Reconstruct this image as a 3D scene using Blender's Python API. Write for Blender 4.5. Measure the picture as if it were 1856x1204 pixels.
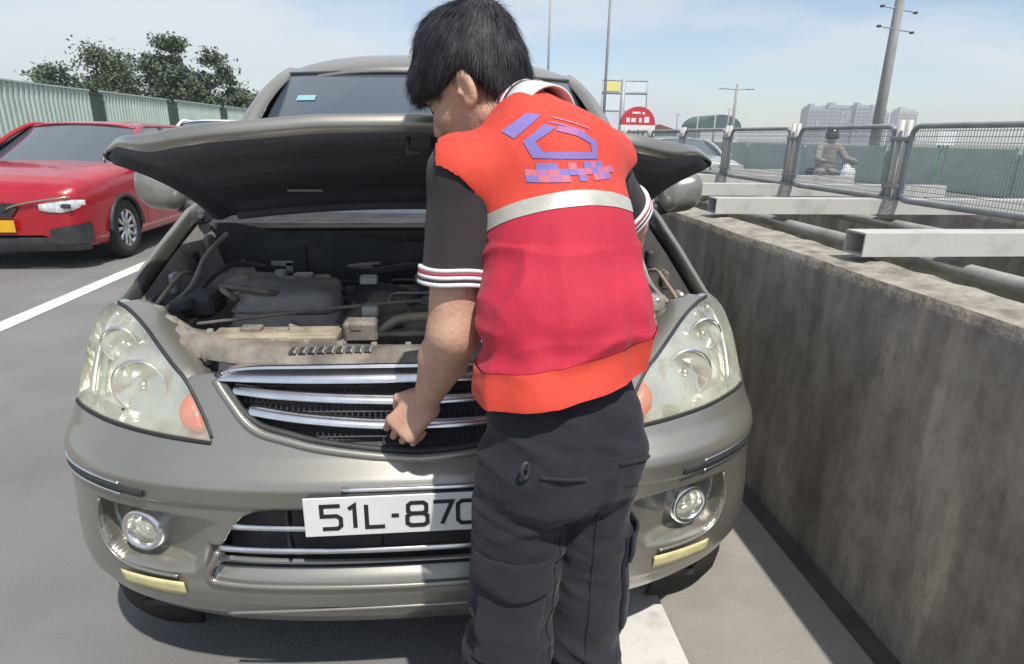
import bpy, bmesh, math, random
import numpy as np
from mathutils import Vector, Matrix
from mathutils.bvhtree import BVHTree

random.seed(7)
RNG = np.random.default_rng(11)
for o in list(bpy.data.objects):
    bpy.data.objects.remove(o)
SC = bpy.context.scene
COL = SC.collection

# ------------------------------------------------------------------ camera
CAM_F, CAM_YAW, CAM_PITCH, CAM_ROLL = 1110.0, math.radians(6.17), math.radians(17.74), math.radians(0.96)
CAM_LOC = Vector((0.0573, -1.1536, 1.3625))
fw = Vector((math.sin(CAM_YAW) * math.cos(CAM_PITCH), math.cos(CAM_YAW) * math.cos(CAM_PITCH), -math.sin(CAM_PITCH)))
rt = Vector((math.cos(CAM_YAW), -math.sin(CAM_YAW), 0))
up = rt.cross(fw)
r2 = math.cos(CAM_ROLL) * rt + math.sin(CAM_ROLL) * up
u2 = -math.sin(CAM_ROLL) * rt + math.cos(CAM_ROLL) * up
cam_data = bpy.data.cameras.new('camera')
cam_data.sensor_fit = 'HORIZONTAL'
cam_data.sensor_width = 36.0
cam_data.lens = CAM_F / 1856.0 * 36.0
cam_data.clip_start = 0.02
cam_data.clip_end = 6000
cam = bpy.data.objects.new('camera', cam_data)
M = Matrix.Identity(4)
for i in range(3):
    M[i][0] = r2[i]; M[i][1] = u2[i]; M[i][2] = -fw[i]; M[i][3] = CAM_LOC[i]
cam.matrix_world = M
COL.objects.link(cam)
SC.camera = cam

# ------------------------------------------------------------------ light
SUN_DIR = Vector((0.175, -0.46, 0.87)).normalized()          # towards the sun
sun_data = bpy.data.lights.new('sun', 'SUN')
sun_data.energy = 4.0
sun_data.angle = math.radians(0.9)
sun_data.color = (1.0, 0.955, 0.89)
sun = bpy.data.objects.new('sun', sun_data)
sun.rotation_euler = SUN_DIR.to_track_quat('Z', 'Y').to_euler()
sun.location = (0, 0, 30)
COL.objects.link(sun)

world = bpy.data.worlds.new('World')
SC.world = world
world.use_nodes = True
nt = world.node_tree
nt.nodes.clear()
w_out = nt.nodes.new('ShaderNodeOutputWorld')
w_bg = nt.nodes.new('ShaderNodeBackground')
w_bg.inputs['Strength'].default_value = 0.115
sky = nt.nodes.new('ShaderNodeTexSky')
sky.sky_type = 'NISHITA'
sky.sun_disc = False
sky.sun_elevation = math.asin(SUN_DIR.z)
sky.sun_rotation = math.atan2(SUN_DIR.x, SUN_DIR.y)
sky.altitude = 10
sky.air_density = 1.0
sky.dust_density = 0.35
sky.ozone_density = 1.6
# thin hazy cloud over the whole sky, broken where blue shows
tc = nt.nodes.new('ShaderNodeTexCoord')
sep = nt.nodes.new('ShaderNodeSeparateXYZ')
nt.links.new(tc.outputs['Generated'], sep.inputs[0])
zc = nt.nodes.new('ShaderNodeMath'); zc.operation = 'MAXIMUM'; zc.inputs[1].default_value = 0.0
nt.links.new(sep.outputs['Z'], zc.inputs[0])
za = nt.nodes.new('ShaderNodeMath'); za.operation = 'ADD'; za.inputs[1].default_value = 0.22
nt.links.new(zc.outputs[0], za.inputs[0])
dv = nt.nodes.new('ShaderNodeVectorMath'); dv.operation = 'DIVIDE'
cmb = nt.nodes.new('ShaderNodeCombineXYZ')
for k in range(3):
    nt.links.new(za.outputs[0], cmb.inputs[k])
nt.links.new(tc.outputs['Generated'], dv.inputs[0]); nt.links.new(cmb.outputs[0], dv.inputs[1])
nz = nt.nodes.new('ShaderNodeTexNoise')
nz.inputs['Scale'].default_value = 0.85
nz.inputs['Detail'].default_value = 9
nz.inputs['Roughness'].default_value = 0.55
nz.inputs['Distortion'].default_value = 0.35
mp = nt.nodes.new('ShaderNodeMapping'); mp.inputs['Location'].default_value = (7.7, 0.2, 2.4)
nt.links.new(dv.outputs[0], mp.inputs[0]); nt.links.new(mp.outputs[0], nz.inputs['Vector'])
cr = nt.nodes.new('ShaderNodeValToRGB')
cr.color_ramp.elements[0].position = 0.40; cr.color_ramp.elements[0].color = (0.10, 0.10, 0.10, 1)
cr.color_ramp.elements[1].position = 0.62; cr.color_ramp.elements[1].color = (0.96, 0.96, 0.96, 1)
nt.links.new(nz.outputs['Fac'], cr.inputs[0])
mx = nt.nodes.new('ShaderNodeMix'); mx.data_type = 'RGBA'
nt.links.new(cr.outputs[0], mx.inputs[0])
nt.links.new(sky.outputs[0], mx.inputs[6])
mx.inputs[7].default_value = (5.6, 5.9, 6.3, 1)
nt.links.new(mx.outputs[2], w_bg.inputs['Color'])
nt.links.new(w_bg.outputs[0], w_out.inputs[0])

SC.view_settings.view_transform = 'Standard'
SC.view_settings.look = 'None'
SC.view_settings.gamma = 1
SC.view_settings.exposure = 0.32
SC.view_settings.use_curve_mapping = False
SC.cycles.max_bounces = 6
SC.cycles.transparent_max_bounces = 16
SC.cycles.use_denoising = True

# ------------------------------------------------------------------ helpers
MATS = {}

def mat(name, col, rough=0.5, metal=0.0, var=0.0, vscale=6.0, col2=None, vpos=(0.4, 0.62), bump=0.0, bscale=60.0,
        coat=0.0, spec=0.5, alpha=None, stretch=(1, 1, 1), rvar=0.0, sheen=0.0, trans=0.0, emit=None):
    if name in MATS:
        return MATS[name]
    m = bpy.data.materials.new(name)
    m.use_nodes = True
    n = m.node_tree
    b = n.nodes['Principled BSDF']
    b.inputs['Base Color'].default_value = (*col, 1)
    b.inputs['Roughness'].default_value = rough
    b.inputs['Metallic'].default_value = metal
    b.inputs['Specular IOR Level'].default_value = spec
    b.inputs['Coat Weight'].default_value = coat
    b.inputs['Coat Roughness'].default_value = 0.06
    b.inputs['Sheen Weight'].default_value = sheen
    b.inputs['Transmission Weight'].default_value = trans
    if emit:
        b.inputs['Emission Color'].default_value = (*emit[:3], 1); b.inputs['Emission Strength'].default_value = emit[3]
    t = n.nodes.new('ShaderNodeTexCoord')
    mp_ = n.nodes.new('ShaderNodeMapping'); mp_.inputs['Scale'].default_value = stretch
    n.links.new(t.outputs['Object'], mp_.inputs[0])
    if var > 0 or col2:
        c2 = col2 if col2 else tuple(max(0, c * (1 - var)) for c in col)
        z = n.nodes.new('ShaderNodeTexNoise'); z.inputs['Scale'].default_value = vscale
        z.inputs['Detail'].default_value = 8; z.inputs['Roughness'].default_value = 0.62
        n.links.new(mp_.outputs[0], z.inputs['Vector'])
        r = n.nodes.new('ShaderNodeValToRGB')
        r.color_ramp.elements[0].position = vpos[0]; r.color_ramp.elements[1].position = vpos[1]
        r.color_ramp.elements[0].color = (*col, 1); r.color_ramp.elements[1].color = (*c2, 1)
        n.links.new(z.outputs['Fac'], r.inputs[0]); n.links.new(r.outputs[0], b.inputs['Base Color'])
        if rvar:
            mr = n.nodes.new('ShaderNodeMapRange'); mr.inputs[3].default_value = rough - rvar; mr.inputs[4].default_value = rough + rvar
            n.links.new(z.outputs['Fac'], mr.inputs[0]); n.links.new(mr.outputs[0], b.inputs['Roughness'])
    if bump > 0:
        z2 = n.nodes.new('ShaderNodeTexNoise'); z2.inputs['Scale'].default_value = bscale; z2.inputs['Detail'].default_value = 6
        n.links.new(mp_.outputs[0], z2.inputs['Vector'])
        bp = n.nodes.new('ShaderNodeBump'); bp.inputs['Strength'].default_value = bump; bp.inputs['Distance'].default_value = 0.01
        n.links.new(z2.outputs['Fac'], bp.inputs['Height']); n.links.new(bp.outputs[0], b.inputs['Normal'])
    MATS[name] = m
    return m


def link(o, parent=None):
    COL.objects.link(o)
    if parent is not None:
        o.parent = parent
    return o


def root_loc(p):
    v = Vector((0, 0, 0))
    while p is not None:
        v += p.location; p = p.parent
    return v


def mk(name, V, Fc, m, parent=None, smooth=True, label=None):
    """one mesh object; V in world coordinates (moved into the parent's frame), Fc a list/array of faces"""
    V = np.asarray(V, float)
    off = root_loc(parent) if parent is not None else Vector((0, 0, 0))
    me = bpy.data.meshes.new(name)
    Vl = V - np.array(off)
    me.from_pydata(Vl.tolist(), [], [list(map(int, f)) for f in Fc])
    me.update()
    if smooth:
        me.polygons.foreach_set('use_smooth', [True] * len(me.polygons))
    if m is not None:
        if isinstance(m, (list, tuple)):
            for q in m: me.materials.append(q)
        else:
            me.materials.append(m)
    o = bpy.data.objects.new(name, me)
    if label: o['label'] = label
    return link(o, parent)


def thing(name, label, cat, loc=(0, 0, 0), group=None):
    o = bpy.data.objects.new(name, None)
    o.empty_display_size = 0.2
    o.location = loc
    return tag(link(o), label, cat, group)


def tag(o, label, cat, group=None):
    o['label'] = label; o['category'] = cat
    if group: o['group'] = group
    return o


def structure(o):
    o['kind'] = 'structure'
    return o


def stuff(o):
    o['kind'] = 'stuff'
    return o


class MB:
    """collects simple shapes into one mesh"""
    def __init__(s):
        s.V = []; s.F = []
    def add(s, V, Fc):
        k = len(s.V)
        s.V += [tuple(map(float, v)) for v in V]
        s.F += [[int(i) + k for i in f] for f in Fc]
        return s
    def box(s, c, size, rot=None, bev=0.0):
        hx, hy, hz = size[0] / 2, size[1] / 2, size[2] / 2
        if bev > 0:
            b = min(bev, hx * .9, hy * .9, hz * .9)
            P = []
            for sx in (-1, 1):
                for sy in (-1, 1):
                    for sz in (-1, 1):
                        P += [(sx * hx, sy * (hy - b), sz * (hz - b)), (sx * (hx - b), sy * hy, sz * (hz - b)), (sx * (hx - b), sy * (hy - b), sz * hz)]
            bm = bmesh.new()
            for p in P: bm.verts.new(p)
            r = bmesh.ops.convex_hull(bm, input=bm.verts[:])
            bmesh.ops.dissolve_limit(bm, angle_limit=0.01, verts=bm.verts[:], edges=bm.edges[:])
            bm.verts.index_update()
            V = [tuple(v.co) for v in bm.verts]; Fc = [[v.index for v in f.verts] for f in bm.faces]
            bm.free()
        else:
            V = [(sx * hx, sy * hy, sz * hz) for sx in (-1, 1) for sy in (-1, 1) for sz in (-1, 1)]
            Fc = [(0, 1, 3, 2), (4, 6, 7, 5), (0, 4, 5, 1), (2, 3, 7, 6), (0, 2, 6, 4), (1, 5, 7, 3)]
        R_ = np.array(rot) if rot is not None else np.eye(3)
        V = (np.array(V) @ R_.T + np.array(c))
        return s.add(V, Fc)
    def tube(s, pts, r, n=8, cap=True, ell=None):
        V, Fc = tube_geo(pts, r, n, cap)
        return s.add(V, Fc)
    def grid(s, P):
        V, Fc = grid_geo(P)
        return s.add(V, Fc)
    def prism(s, poly, d, axis):
        """poly: list of 3D points (planar), extruded by vector d"""
        n = len(poly); P = np.array(poly, float); Q = P + np.array(d)
        Fc = [list(range(n))[::-1], list(range(n, 2 * n))] + [[i, (i + 1) % n, n + (i + 1) % n, n + i] for i in range(n)]
        return s.add(np.vstack([P, Q]), Fc)
    def lathe(s, prof, c, axis, n=32, ref=None):
        """prof: list of (r, h) along axis from c"""
        ax = np.array(axis, float); ax /= np.linalg.norm(ax)
        a = np.cross(ax, [0, 0, 1] if abs(ax[2]) < .9 else [1, 0, 0]); a /= np.linalg.norm(a); b = np.cross(ax, a)
        th = np.linspace(0, 2 * np.pi, n, endpoint=False)
        V = []; Fc = []
        for r, h in prof:
            V += [tuple(np.array(c) + ax * h + r * (np.cos(t) * a + np.sin(t) * b)) for t in th]
        for i in range(len(prof) - 1):
            for j in range(n):
                Fc.append((i * n + j, i * n + (j + 1) % n, (i + 1) * n + (j + 1) % n, (i + 1) * n + j))
        return s.add(V, Fc)
    def build(s, name, m, parent=None, smooth=False, label=None):
        return mk(name, s.V, s.F, m, parent, smooth, label)


def tube_geo(pts, r, n=8, cap=True):
    P = np.array(pts, float); k = len(P)
    rr = np.full(k, r) if np.isscalar(r) else np.array(r, float)
    T = np.gradient(P, axis=0); T /= np.linalg.norm(T, axis=1)[:, None] + 1e-12
    ref = np.array([0, 0, 1.0]) if abs(T[0][2]) < .9 else np.array([1.0, 0, 0])
    V = []
    a = np.cross(T[0], ref); a /= np.linalg.norm(a)
    for i in range(k):
        a = a - T[i] * (a @ T[i]); a /= np.linalg.norm(a) + 1e-12
        b = np.cross(T[i], a)
        for j in range(n):
            t = 2 * np.pi * j / n
            V.append(P[i] + rr[i] * (np.cos(t) * a + np.sin(t) * b))
    Fc = [(i * n + j, i * n + (j + 1) % n, (i + 1) * n + (j + 1) % n, (i + 1) * n + j) for i in range(k - 1) for j in range(n)]
    if cap:
        Fc += [list(range(n))[::-1], list(range((k - 1) * n, k * n))]
    return V, Fc


def grid_geo(P):
    P = np.asarray(P, float); a, b = P.shape[:2]
    I = np.arange(a * b).reshape(a, b)
    Fc = np.stack([I[:-1, :-1], I[:-1, 1:], I[1:, 1:], I[1:, :-1]], -1).reshape(-1, 4)
    return P.reshape(-1, 3), Fc


def spl(pts, n):
    """Catmull-Rom through pts (k,d) resampled to n points evenly by arc length"""
    P = np.array(pts, float)
    Q = np.vstack([2 * P[0] - P[1], P, 2 * P[-1] - P[-2]])
    out = []
    for i in range(1, len(Q) - 2):
        t = np.linspace(0, 1, 24, endpoint=False)[:, None]
        p0, p1, p2, p3 = Q[i - 1], Q[i], Q[i + 1], Q[i + 2]
        out.append(.5 * (2 * p1 + (p2 - p0) * t + (2 * p0 - 5 * p1 + 4 * p2 - p3) * t ** 2 + (3 * p1 - p0 - 3 * p2 + p3) * t ** 3))
    C = np.vstack(out + [P[-1:]])
    s = np.r_[0, np.cumsum(np.linalg.norm(np.diff(C, axis=0), axis=1))]
    q = np.linspace(0, s[-1], n)
    return np.stack([np.interp(q, s, C[:, k]) for k in range(C.shape[1])], -1)


def solid(o, th, off=-1.0):
    md = o.modifiers.new('thickness', 'SOLIDIFY'); md.thickness = th; md.offset = off
    return o


def bevel(o, w, seg=2):
    md = o.modifiers.new('bevel', 'BEVEL'); md.width = w; md.segments = seg; md.limit_method = 'ANGLE'
    return o


_lat = RNG.random((64, 64, 64)).astype(np.float32)

def vnoise(P, scale):
    """value noise in [-1,1] at points P (n,3)"""
    Q = np.asarray(P) * np.asarray(scale) + 100.0
    i = np.floor(Q).astype(int); f = Q - i; f = f * f * (3 - 2 * f)
    r = 0
    for dx in (0, 1):
        for dy in (0, 1):
            for dz in (0, 1):
                w = (f[:, 0] if dx else 1 - f[:, 0]) * (f[:, 1] if dy else 1 - f[:, 1]) * (f[:, 2] if dz else 1 - f[:, 2])
                r = r + w * _lat[(i[:, 0] + dx) % 64, (i[:, 1] + dy) % 64, (i[:, 2] + dz) % 64]
    return r * 2 - 1


def copy_tree(o, parent=None):
    c = o.copy(); COL.objects.link(c); c.parent = parent
    for ch in list(o.children):
        copy_tree(ch, c)
    return c
# ================================================================== setting
M_asphalt = mat('asphalt', (0.195, 0.190, 0.182), 0.85, col2=(0.15, 0.146, 0.14), vscale=1.3, vpos=(0.35, 0.68), bump=0.35, bscale=140)
M_shoulder = mat('shoulder_concrete', (0.30, 0.28, 0.245), 0.9, col2=(0.22, 0.205, 0.18), vscale=2.6, vpos=(0.35, 0.7), bump=0.3, bscale=120)
M_paint = mat('road_paint', (0.62, 0.60, 0.56), 0.7, col2=(0.36, 0.35, 0.33), vscale=9, vpos=(0.52, 0.74), bump=0.15, bscale=150)
M_gutter = mat('gutter_dirt', (0.095, 0.085, 0.08), 0.95, col2=(0.065, 0.06, 0.056), vscale=7, bump=0.4, bscale=90)
M_field = mat('field', (0.10, 0.13, 0.07), 0.95, col2=(0.17, 0.16, 0.10), vscale=0.08)
M_conc = mat('barrier_concrete', (0.20, 0.185, 0.165), 0.92, bump=0.5, bscale=55)
def stain_wall(m):
    n = m.node_tree; b = n.nodes['Principled BSDF']
    t = n.nodes.new('ShaderNodeTexCoord')
    def noise(scale, stretch, det=8, rough=.6):
        q = n.nodes.new('ShaderNodeMapping'); q.inputs['Scale'].default_value = stretch
        n.links.new(t.outputs['Object'], q.inputs[0])
        z = n.nodes.new('ShaderNodeTexNoise'); z.inputs['Scale'].default_value = scale; z.inputs['Detail'].default_value = det
        z.inputs['Roughness'].default_value = rough
        n.links.new(q.outputs[0], z.inputs['Vector'])
        return z
    def ramp(z, p0, p1, c0, c1):
        r = n.nodes.new('ShaderNodeValToRGB')
        r.color_ramp.elements[0].position = p0; r.color_ramp.elements[1].position = p1
        r.color_ramp.elements[0].color = (*c0, 1); r.color_ramp.elements[1].color = (*c1, 1)
        n.links.new(z.outputs['Fac'], r.inputs[0]); return r
    def mult(a, b_, fac=1.0):
        x = n.nodes.new('ShaderNodeMix'); x.data_type = 'RGBA'; x.blend_type = 'MULTIPLY'; x.inputs[0].default_value = fac
        n.links.new(a, x.inputs[6]); n.links.new(b_, x.inputs[7]); return x.outputs[2]
    base = ramp(noise(1.6, (1, 1, 1)), .33, .7, (0.42, 0.38, 0.325), (0.29, 0.257, 0.22))
    run = ramp(noise(5.0, (1, 1, 0.22), 7, .62), .40, .64, (1, 1, 1), (0.54, 0.53, 0.52))
    pale = ramp(noise(6.0, (1, 1, 0.15), 6, .55), .56, .74, (1, 1, 1), (1.7, 1.62, 1.5))
    spot = ramp(noise(11, (1, 1, .7), 9, .74), .45, .64, (1, 1, 1), (0.45, 0.445, 0.43))
    o = mult(base.outputs[0], run.outputs[0]); o = mult(o, pale.outputs[0]); o = mult(o, spot.outputs[0], .6)
    n.links.new(o, b.inputs['Base Color'])
stain_wall(M_conc)
M_wtop = mat('weathered_cap', (0.36, 0.33, 0.275), 0.95, col2=(0.15, 0.135, 0.11), vscale=11, vpos=(0.38, 0.68), bump=0.5, bscale=70)
M_galv = mat('galvanised_steel', (0.55, 0.55, 0.53), 0.42, metal=0.45, col2=(0.40, 0.39, 0.37), vscale=8, vpos=(0.4, 0.7))
M_whitesteel = mat('painted_beam_steel', (0.50, 0.485, 0.45), 0.5, col2=(0.34, 0.32, 0.29), vscale=7, vpos=(0.5, 0.75), bump=0.1, bscale=50)
M_pipe = mat('dull_pipe', (0.30, 0.29, 0.275), 0.6, metal=0.2, col2=(0.20, 0.19, 0.175), vscale=6)
M_wire = mat('fence_wire', (0.34, 0.38, 0.38), 0.5, metal=0.3)
M_frame = mat('fence_frame_steel', (0.34, 0.36, 0.37), 0.5, metal=0.3, var=.25, vscale=6)
M_darksteel = mat('dark_steel', (0.08, 0.08, 0.085), 0.5, metal=0.4, var=.4, vscale=9)

def sheet(name, x0, x1, y0, y1, z, m, ny=1):
    o = mk(name, [(x0, y0, z), (x1, y0, z), (x1, y1, z), (x0, y1, z)], [(0, 1, 2, 3)], m, smooth=False)
    return structure(o)

sheet('ground', -2600, 2600, -120, 3000, -0.9, M_field)
deck = MB(); deck.box((-3.33, 160, -0.35), (9.16, 380, 0.692)); structure(deck.build('bridge_deck', M_conc))
sheet('road', -7.9, 1.25, -30, 350, 0.0, M_asphalt)
sheet('road_shoulder', 0.692, 1.20, -30, 350, 0.004, M_shoulder)
sheet('edge_line', 0.475, 0.69, -30, 350, 0.008, M_paint)
sheet('lane_line', -3.22, -3.06, -30, 350, 0.004, M_paint)
sheet('gutter_strip', 1.20, 1.268, -30, 350, 0.006, M_gutter)

# right hand barrier wall: battered face, uneven weathered cap
def barrier(name, xf, xb, z1, y0, y1, label, n=140, lean=0.0):
    r = thing(name, label, 'barrier', (xf, y0, 0))
    ys = np.concatenate([np.linspace(y0, 8, n), np.linspace(8.4, y1, 40)])
    P = []
    for y in ys:
        w = 0.002 * math.sin(y * 3.1) + 0.002 * math.sin(y * 7.7 + 1)
        P.append([(xf, y, -0.30), (xf, y, 0.0), (xf + lean * .5, y, z1 * .5), (xf + lean, y, z1 - .03 + w), (xf + lean + .015, y, z1 + w)])
    mk('barrier_face', *grid_geo(np.array(P)[:, ::-1]), M_conc, r)
    P2 = []
    for i, y in enumerate(ys):
        row = []
        w = 0.002 * math.sin(y * 3.1) + 0.002 * math.sin(y * 7.7 + 1)
        for j, t in enumerate(np.linspace(0, 1, 9)):
            x = xf + lean + .015 + t * (xb - xf - lean - .015)
            e = 0 if j in (0,) else 0.0035 * random.uniform(-1, 1)
            row.append((x, y, z1 + w * (1 - t) + e + 0.01 * t))
        row.append((xb + .004, y, -0.30))
        P2.append(row)
    mk('barrier_cap', *grid_geo(np.array(P2)[:, ::-1]), M_wtop, r)
    return r
barrier('concrete_barrier', 1.272, 1.455, 0.985, -2.6, 300, 'long stained grey concrete barrier wall close beside the silver car')
b2 = barrier('concrete_barrier', 3.25, 3.5, 0.96, -2.0, 300, 'second concrete barrier on the far side of the fenced gap')
structure(mk('gap_floor', [(1.5, -30, -0.85), (3.3, -30, -0.85), (3.3, 350, -0.85), (1.5, 350, -0.85)], [(0, 1, 2, 3)], M_field, smooth=False))
deck2 = MB(); deck2.box((9.0, 160, -0.36), (11.6, 380, 0.70)); structure(deck2.build('bridge_deck', M_conc))
sheet('road', 3.45, 14.8, -30, 350, 0.0, M_asphalt)
sheet('lane_line', 7.0, 7.15, -30, 350, 0.004, M_paint)

# cross beams (square tubes lying over the gap) and mesh fence panels standing on them
FX = 2.33
beam_y = [0.71, 1.84] + [1.84 + 1.0 * k for k in range(1, 10)]
def tube_beam(y, first=False):
    r = MB()
    x0, x1, w, h, t = 1.36 + random.uniform(-.02, .02), 3.44, 0.10, 0.075, 0.006
    if abs(y - .71) < .01: x0 = 1.375
    z = 1.012
    # hollow section: four walls
    zc_ = z + h / 2
    r.box(((x0 + x1) / 2, y - w / 2 + t / 2, zc_), (x1 - x0, t, h - 2 * t))
    r.box(((x0 + x1) / 2, y + w / 2 - t / 2, zc_), (x1 - x0, t, h - 2 * t))
    r.box(((x0 + x1) / 2, y, z + t / 2), (x1 - x0, w, t))
    r.box(((x0 + x1) / 2, y, z + h - t / 2), (x1 - x0, w, t))
    return r
names = ['nearest', 'second nearest', 'third nearest', 'fourth nearest', 'fifth nearest', 'sixth nearest', 'seventh nearest', 'eighth nearest', 'ninth nearest', 'tenth nearest', 'eleventh nearest']
for i, y in enumerate(beam_y):
    lab = 'white square steel tube laid across the gap, %s to the camera' % names[i]
    b = tag(tube_beam(y).build('cross_beam', M_whitesteel), lab, 'beam', 'steel tubes laid across the gap')
for xx, zz, lab in ((1.78, 0.955, 'grey steel pipe running under the tubes close to the near barrier'),
                    (2.36, 0.955, 'grey steel pipe running under the tubes below the fence')):
    m = MB(); m.tube([(xx, -2.5, zz), (xx, 10, zz), (xx, 60, zz)], 0.028, 12)
    tag(m.build('steel_pipe', M_pipe, smooth=True), lab, 'pipe', 'pipes under the fence')

PW_, PH_, PZ = 0.91, 0.355, 1.085
def fence_panel(y0, y1, label, det):
    r = thing('mesh_fence', label, 'fence', (FX, y0, PZ), 'mesh fence panels on the steel tubes')
    z0, z1 = PZ, PZ + PH_
    rc = 0.05
    # rounded rectangle frame
    pts = []
    for cy, cz, a0 in ((y1 - rc, z1 - rc, 0), (y0 + rc, z1 - rc, 90), (y0 + rc, z0 + rc, 180), (y1 - rc, z0 + rc, 270)):
        for a in np.linspace(a0, a0 + 90, 6):
            pts.append((FX, cy + rc * math.cos(math.radians(a)), cz + rc * math.sin(math.radians(a))))
    pts.append(pts[0])
    m = MB(); m.tube(pts, 0.013, 8, cap=False)
    m.build('panel_frame', M_frame, r, smooth=True)
    w = MB()
    sp = 0.016 if det else 0.03
    rad = 0.0017 if det else 0.003
    yy = np.arange(y0 + sp, y1 - .002, sp)
    for y in yy:
        w.tube([(FX, y, z0), (FX, y, z1)], rad, 3, cap=False)
    for z in np.arange(z0 + sp * 1.6, z1, sp * 1.6):
        w.tube([(FX + .003, y0, z), (FX + .003, y1, z)], rad, 3, cap=False)
    stuff(w.build('wire_mesh', M_wire, r))
    return r
for i in range(len(beam_y) - 1):
    y0, y1 = beam_y[i] + 0.06, beam_y[i + 1] - 0.06
    if i < 6:
        lab = ['wide mesh fence panel at the right edge, nearest to the camera', 'mesh fence panel second from the camera', 'mesh fence panel third from the camera',
               'mesh fence panel fourth from the camera', 'mesh fence panel fifth from the camera', 'mesh fence panel sixth from the camera'][i]
    else:
        lab = 'mesh fence panel %s from the camera' % names[i].split()[0]
    fence_panel(y0, y1, lab, i < 4)
def fence_post(y, label):
    r = thing('fence_post', label, 'post', (FX, y, 1.087), 'posts between the mesh panels')
    for s in (-1, 1):
        m = MB(); m.tube([(FX, y + s * .028, 1.087), (FX, y + s * .028, 1.47)], 0.0165, 10)
        m.build('post_tube', M_whitesteel, r, smooth=True)
    m = MB()
    for z in (1.15, 1.38):
        m = MB(); m.box((FX, y, z), (.046, .125, .022), bev=.004); m.build('clamp', M_frame, r)
    m = MB(); m.box((FX, y, 1.092), (.10, .11, .008)); m.build('foot_plate', M_frame, r)
    m = MB(); m.prism([(FX - .002, y - .05, 1.09), (FX - .002, y - .028, 1.18), (FX - .002, y - .028, 1.09)], (.004, 0, 0), 0); m.build('gusset', M_whitesteel, r); m = MB()
    m.prism([(FX - .002, y + .05, 1.09), (FX - .002, y + .028, 1.09), (FX - .002, y + .028, 1.18)], (.004, 0, 0), 0)
    m.build('gusset', M_whitesteel, r)
for i, y in enumerate(beam_y):
    lab = 'twin tube fence post standing on the %s white steel tube' % names[i]
    fence_post(y, lab)
# ================================================================== silver people carrier with its bonnet up
M_silver = mat('silver_paint', (0.310, 0.298, 0.265), 0.34, metal=0.64, col2=(0.26, 0.248, 0.216), vscale=3.5, vpos=(0.35, 0.7), coat=0.6, rvar=0.10, bump=0.02, bscale=300)
M_chrome = mat('chrome', (0.84, 0.84, 0.85), 0.22, metal=1.0, var=0.12, vscale=20)
M_black = mat('black_plastic', (0.022, 0.023, 0.026), 0.55, col2=(0.04, 0.04, 0.042), vscale=12, bump=0.1, bscale=200)
M_rubber = mat('rubber', (0.018, 0.018, 0.018), 0.8, bump=0.2, bscale=80)
M_liner = mat('bonnet_liner', (0.085, 0.09, 0.112), 0.9, col2=(0.105, 0.107, 0.125), vscale=6, bump=0.25, bscale=120, spec=.2)
M_dusty = mat('dusty_engine', (0.27, 0.24, 0.20), 0.85, col2=(0.12, 0.105, 0.09), vscale=14, vpos=(0.35, 0.65), bump=0.3, bscale=90)
M_dustplastic = mat('dusty_plastic', (0.24, 0.225, 0.215), 0.6, col2=(0.36, 0.325, 0.28), vscale=9, vpos=(0.4, 0.7), bump=0.1, bscale=150)
M_beige = mat('bay_beige_metal', (0.36, 0.31, 0.225), 0.7, col2=(0.20, 0.165, 0.12), vscale=16, vpos=(0.4, 0.66), bump=0.2, bscale=90)
M_bayblack = mat('bay_black', (0.036, 0.038, 0.048), 0.7, col2=(0.065, 0.063, 0.064), vscale=10)
M_glass = mat('sky_toned_glass', (0.055, 0.075, 0.095), 0.04, spec=1.0, coat=1.0)  # blue-grey base colour stands in for the sky reflected in the glass
M_reflector = mat('lamp_reflector', (0.80, 0.80, 0.76), 0.16, metal=0.9, bump=0.25, bscale=45, stretch=(1, 1, .3))
M_amber = mat('amber_lens', (0.58, 0.085, 0.012), 0.25, coat=.4, bump=.3, bscale=160)
M_plate = mat('plate_white', (0.72, 0.72, 0.71), 0.45, var=.06, vscale=15)
M_ink = mat('plate_ink', (0.015, 0.015, 0.018), 0.5)
M_tape = mat('yellow_tape', (0.66, 0.60, 0.30), 0.55, col2=(0.50, 0.46, 0.24), vscale=30, vpos=(.45, .7))
M_rim = mat('alloy', (0.55, 0.55, 0.56), 0.3, metal=0.85)
M_lampglass = bpy.data.materials.new('hazed_lamp_lens'); M_lampglass.use_nodes = True
def lens_nodes():
    n = M_lampglass.node_tree; n.nodes.clear()
    o = n.nodes.new('ShaderNodeOutputMaterial')
    tr = n.nodes.new('ShaderNodeBsdfTransparent'); tr.inputs[0].default_value = (0.95, 0.94, 0.87, 1)
    df = n.nodes.new('ShaderNodeBsdfPrincipled'); df.inputs['Base Color'].default_value = (0.74, 0.73, 0.60, 1)
    df.inputs['Roughness'].default_value = 0.12; df.inputs['Coat Weight'].default_value = 0.5
    t = n.nodes.new('ShaderNodeTexCoord')
    z = n.nodes.new('ShaderNodeTexNoise'); z.inputs['Scale'].default_value = 9; z.inputs['Detail'].default_value = 5
    n.links.new(t.outputs['Object'], z.inputs['Vector'])
    r = n.nodes.new('ShaderNodeMapRange'); r.inputs[1].default_value = .35; r.inputs[2].default_value = .7
    r.inputs[3].default_value = .13; r.inputs[4].default_value = .40
    n.links.new(z.outputs['Fac'], r.inputs[0])
    mixs = n.nodes.new('ShaderNodeMixShader')
    n.links.new(r.outputs[0], mixs.inputs[0]); n.links.new(tr.outputs[0], mixs.inputs[1]); n.links.new(df.outputs[0], mixs.inputs[2])
    n.links.new(mixs.outputs[0], o.inputs[0])
lens_nodes()

CAR = thing('silver_car', 'silver-grey people carrier with its bonnet propped open, facing the camera', 'car', (0, 2.0, 0))

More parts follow.
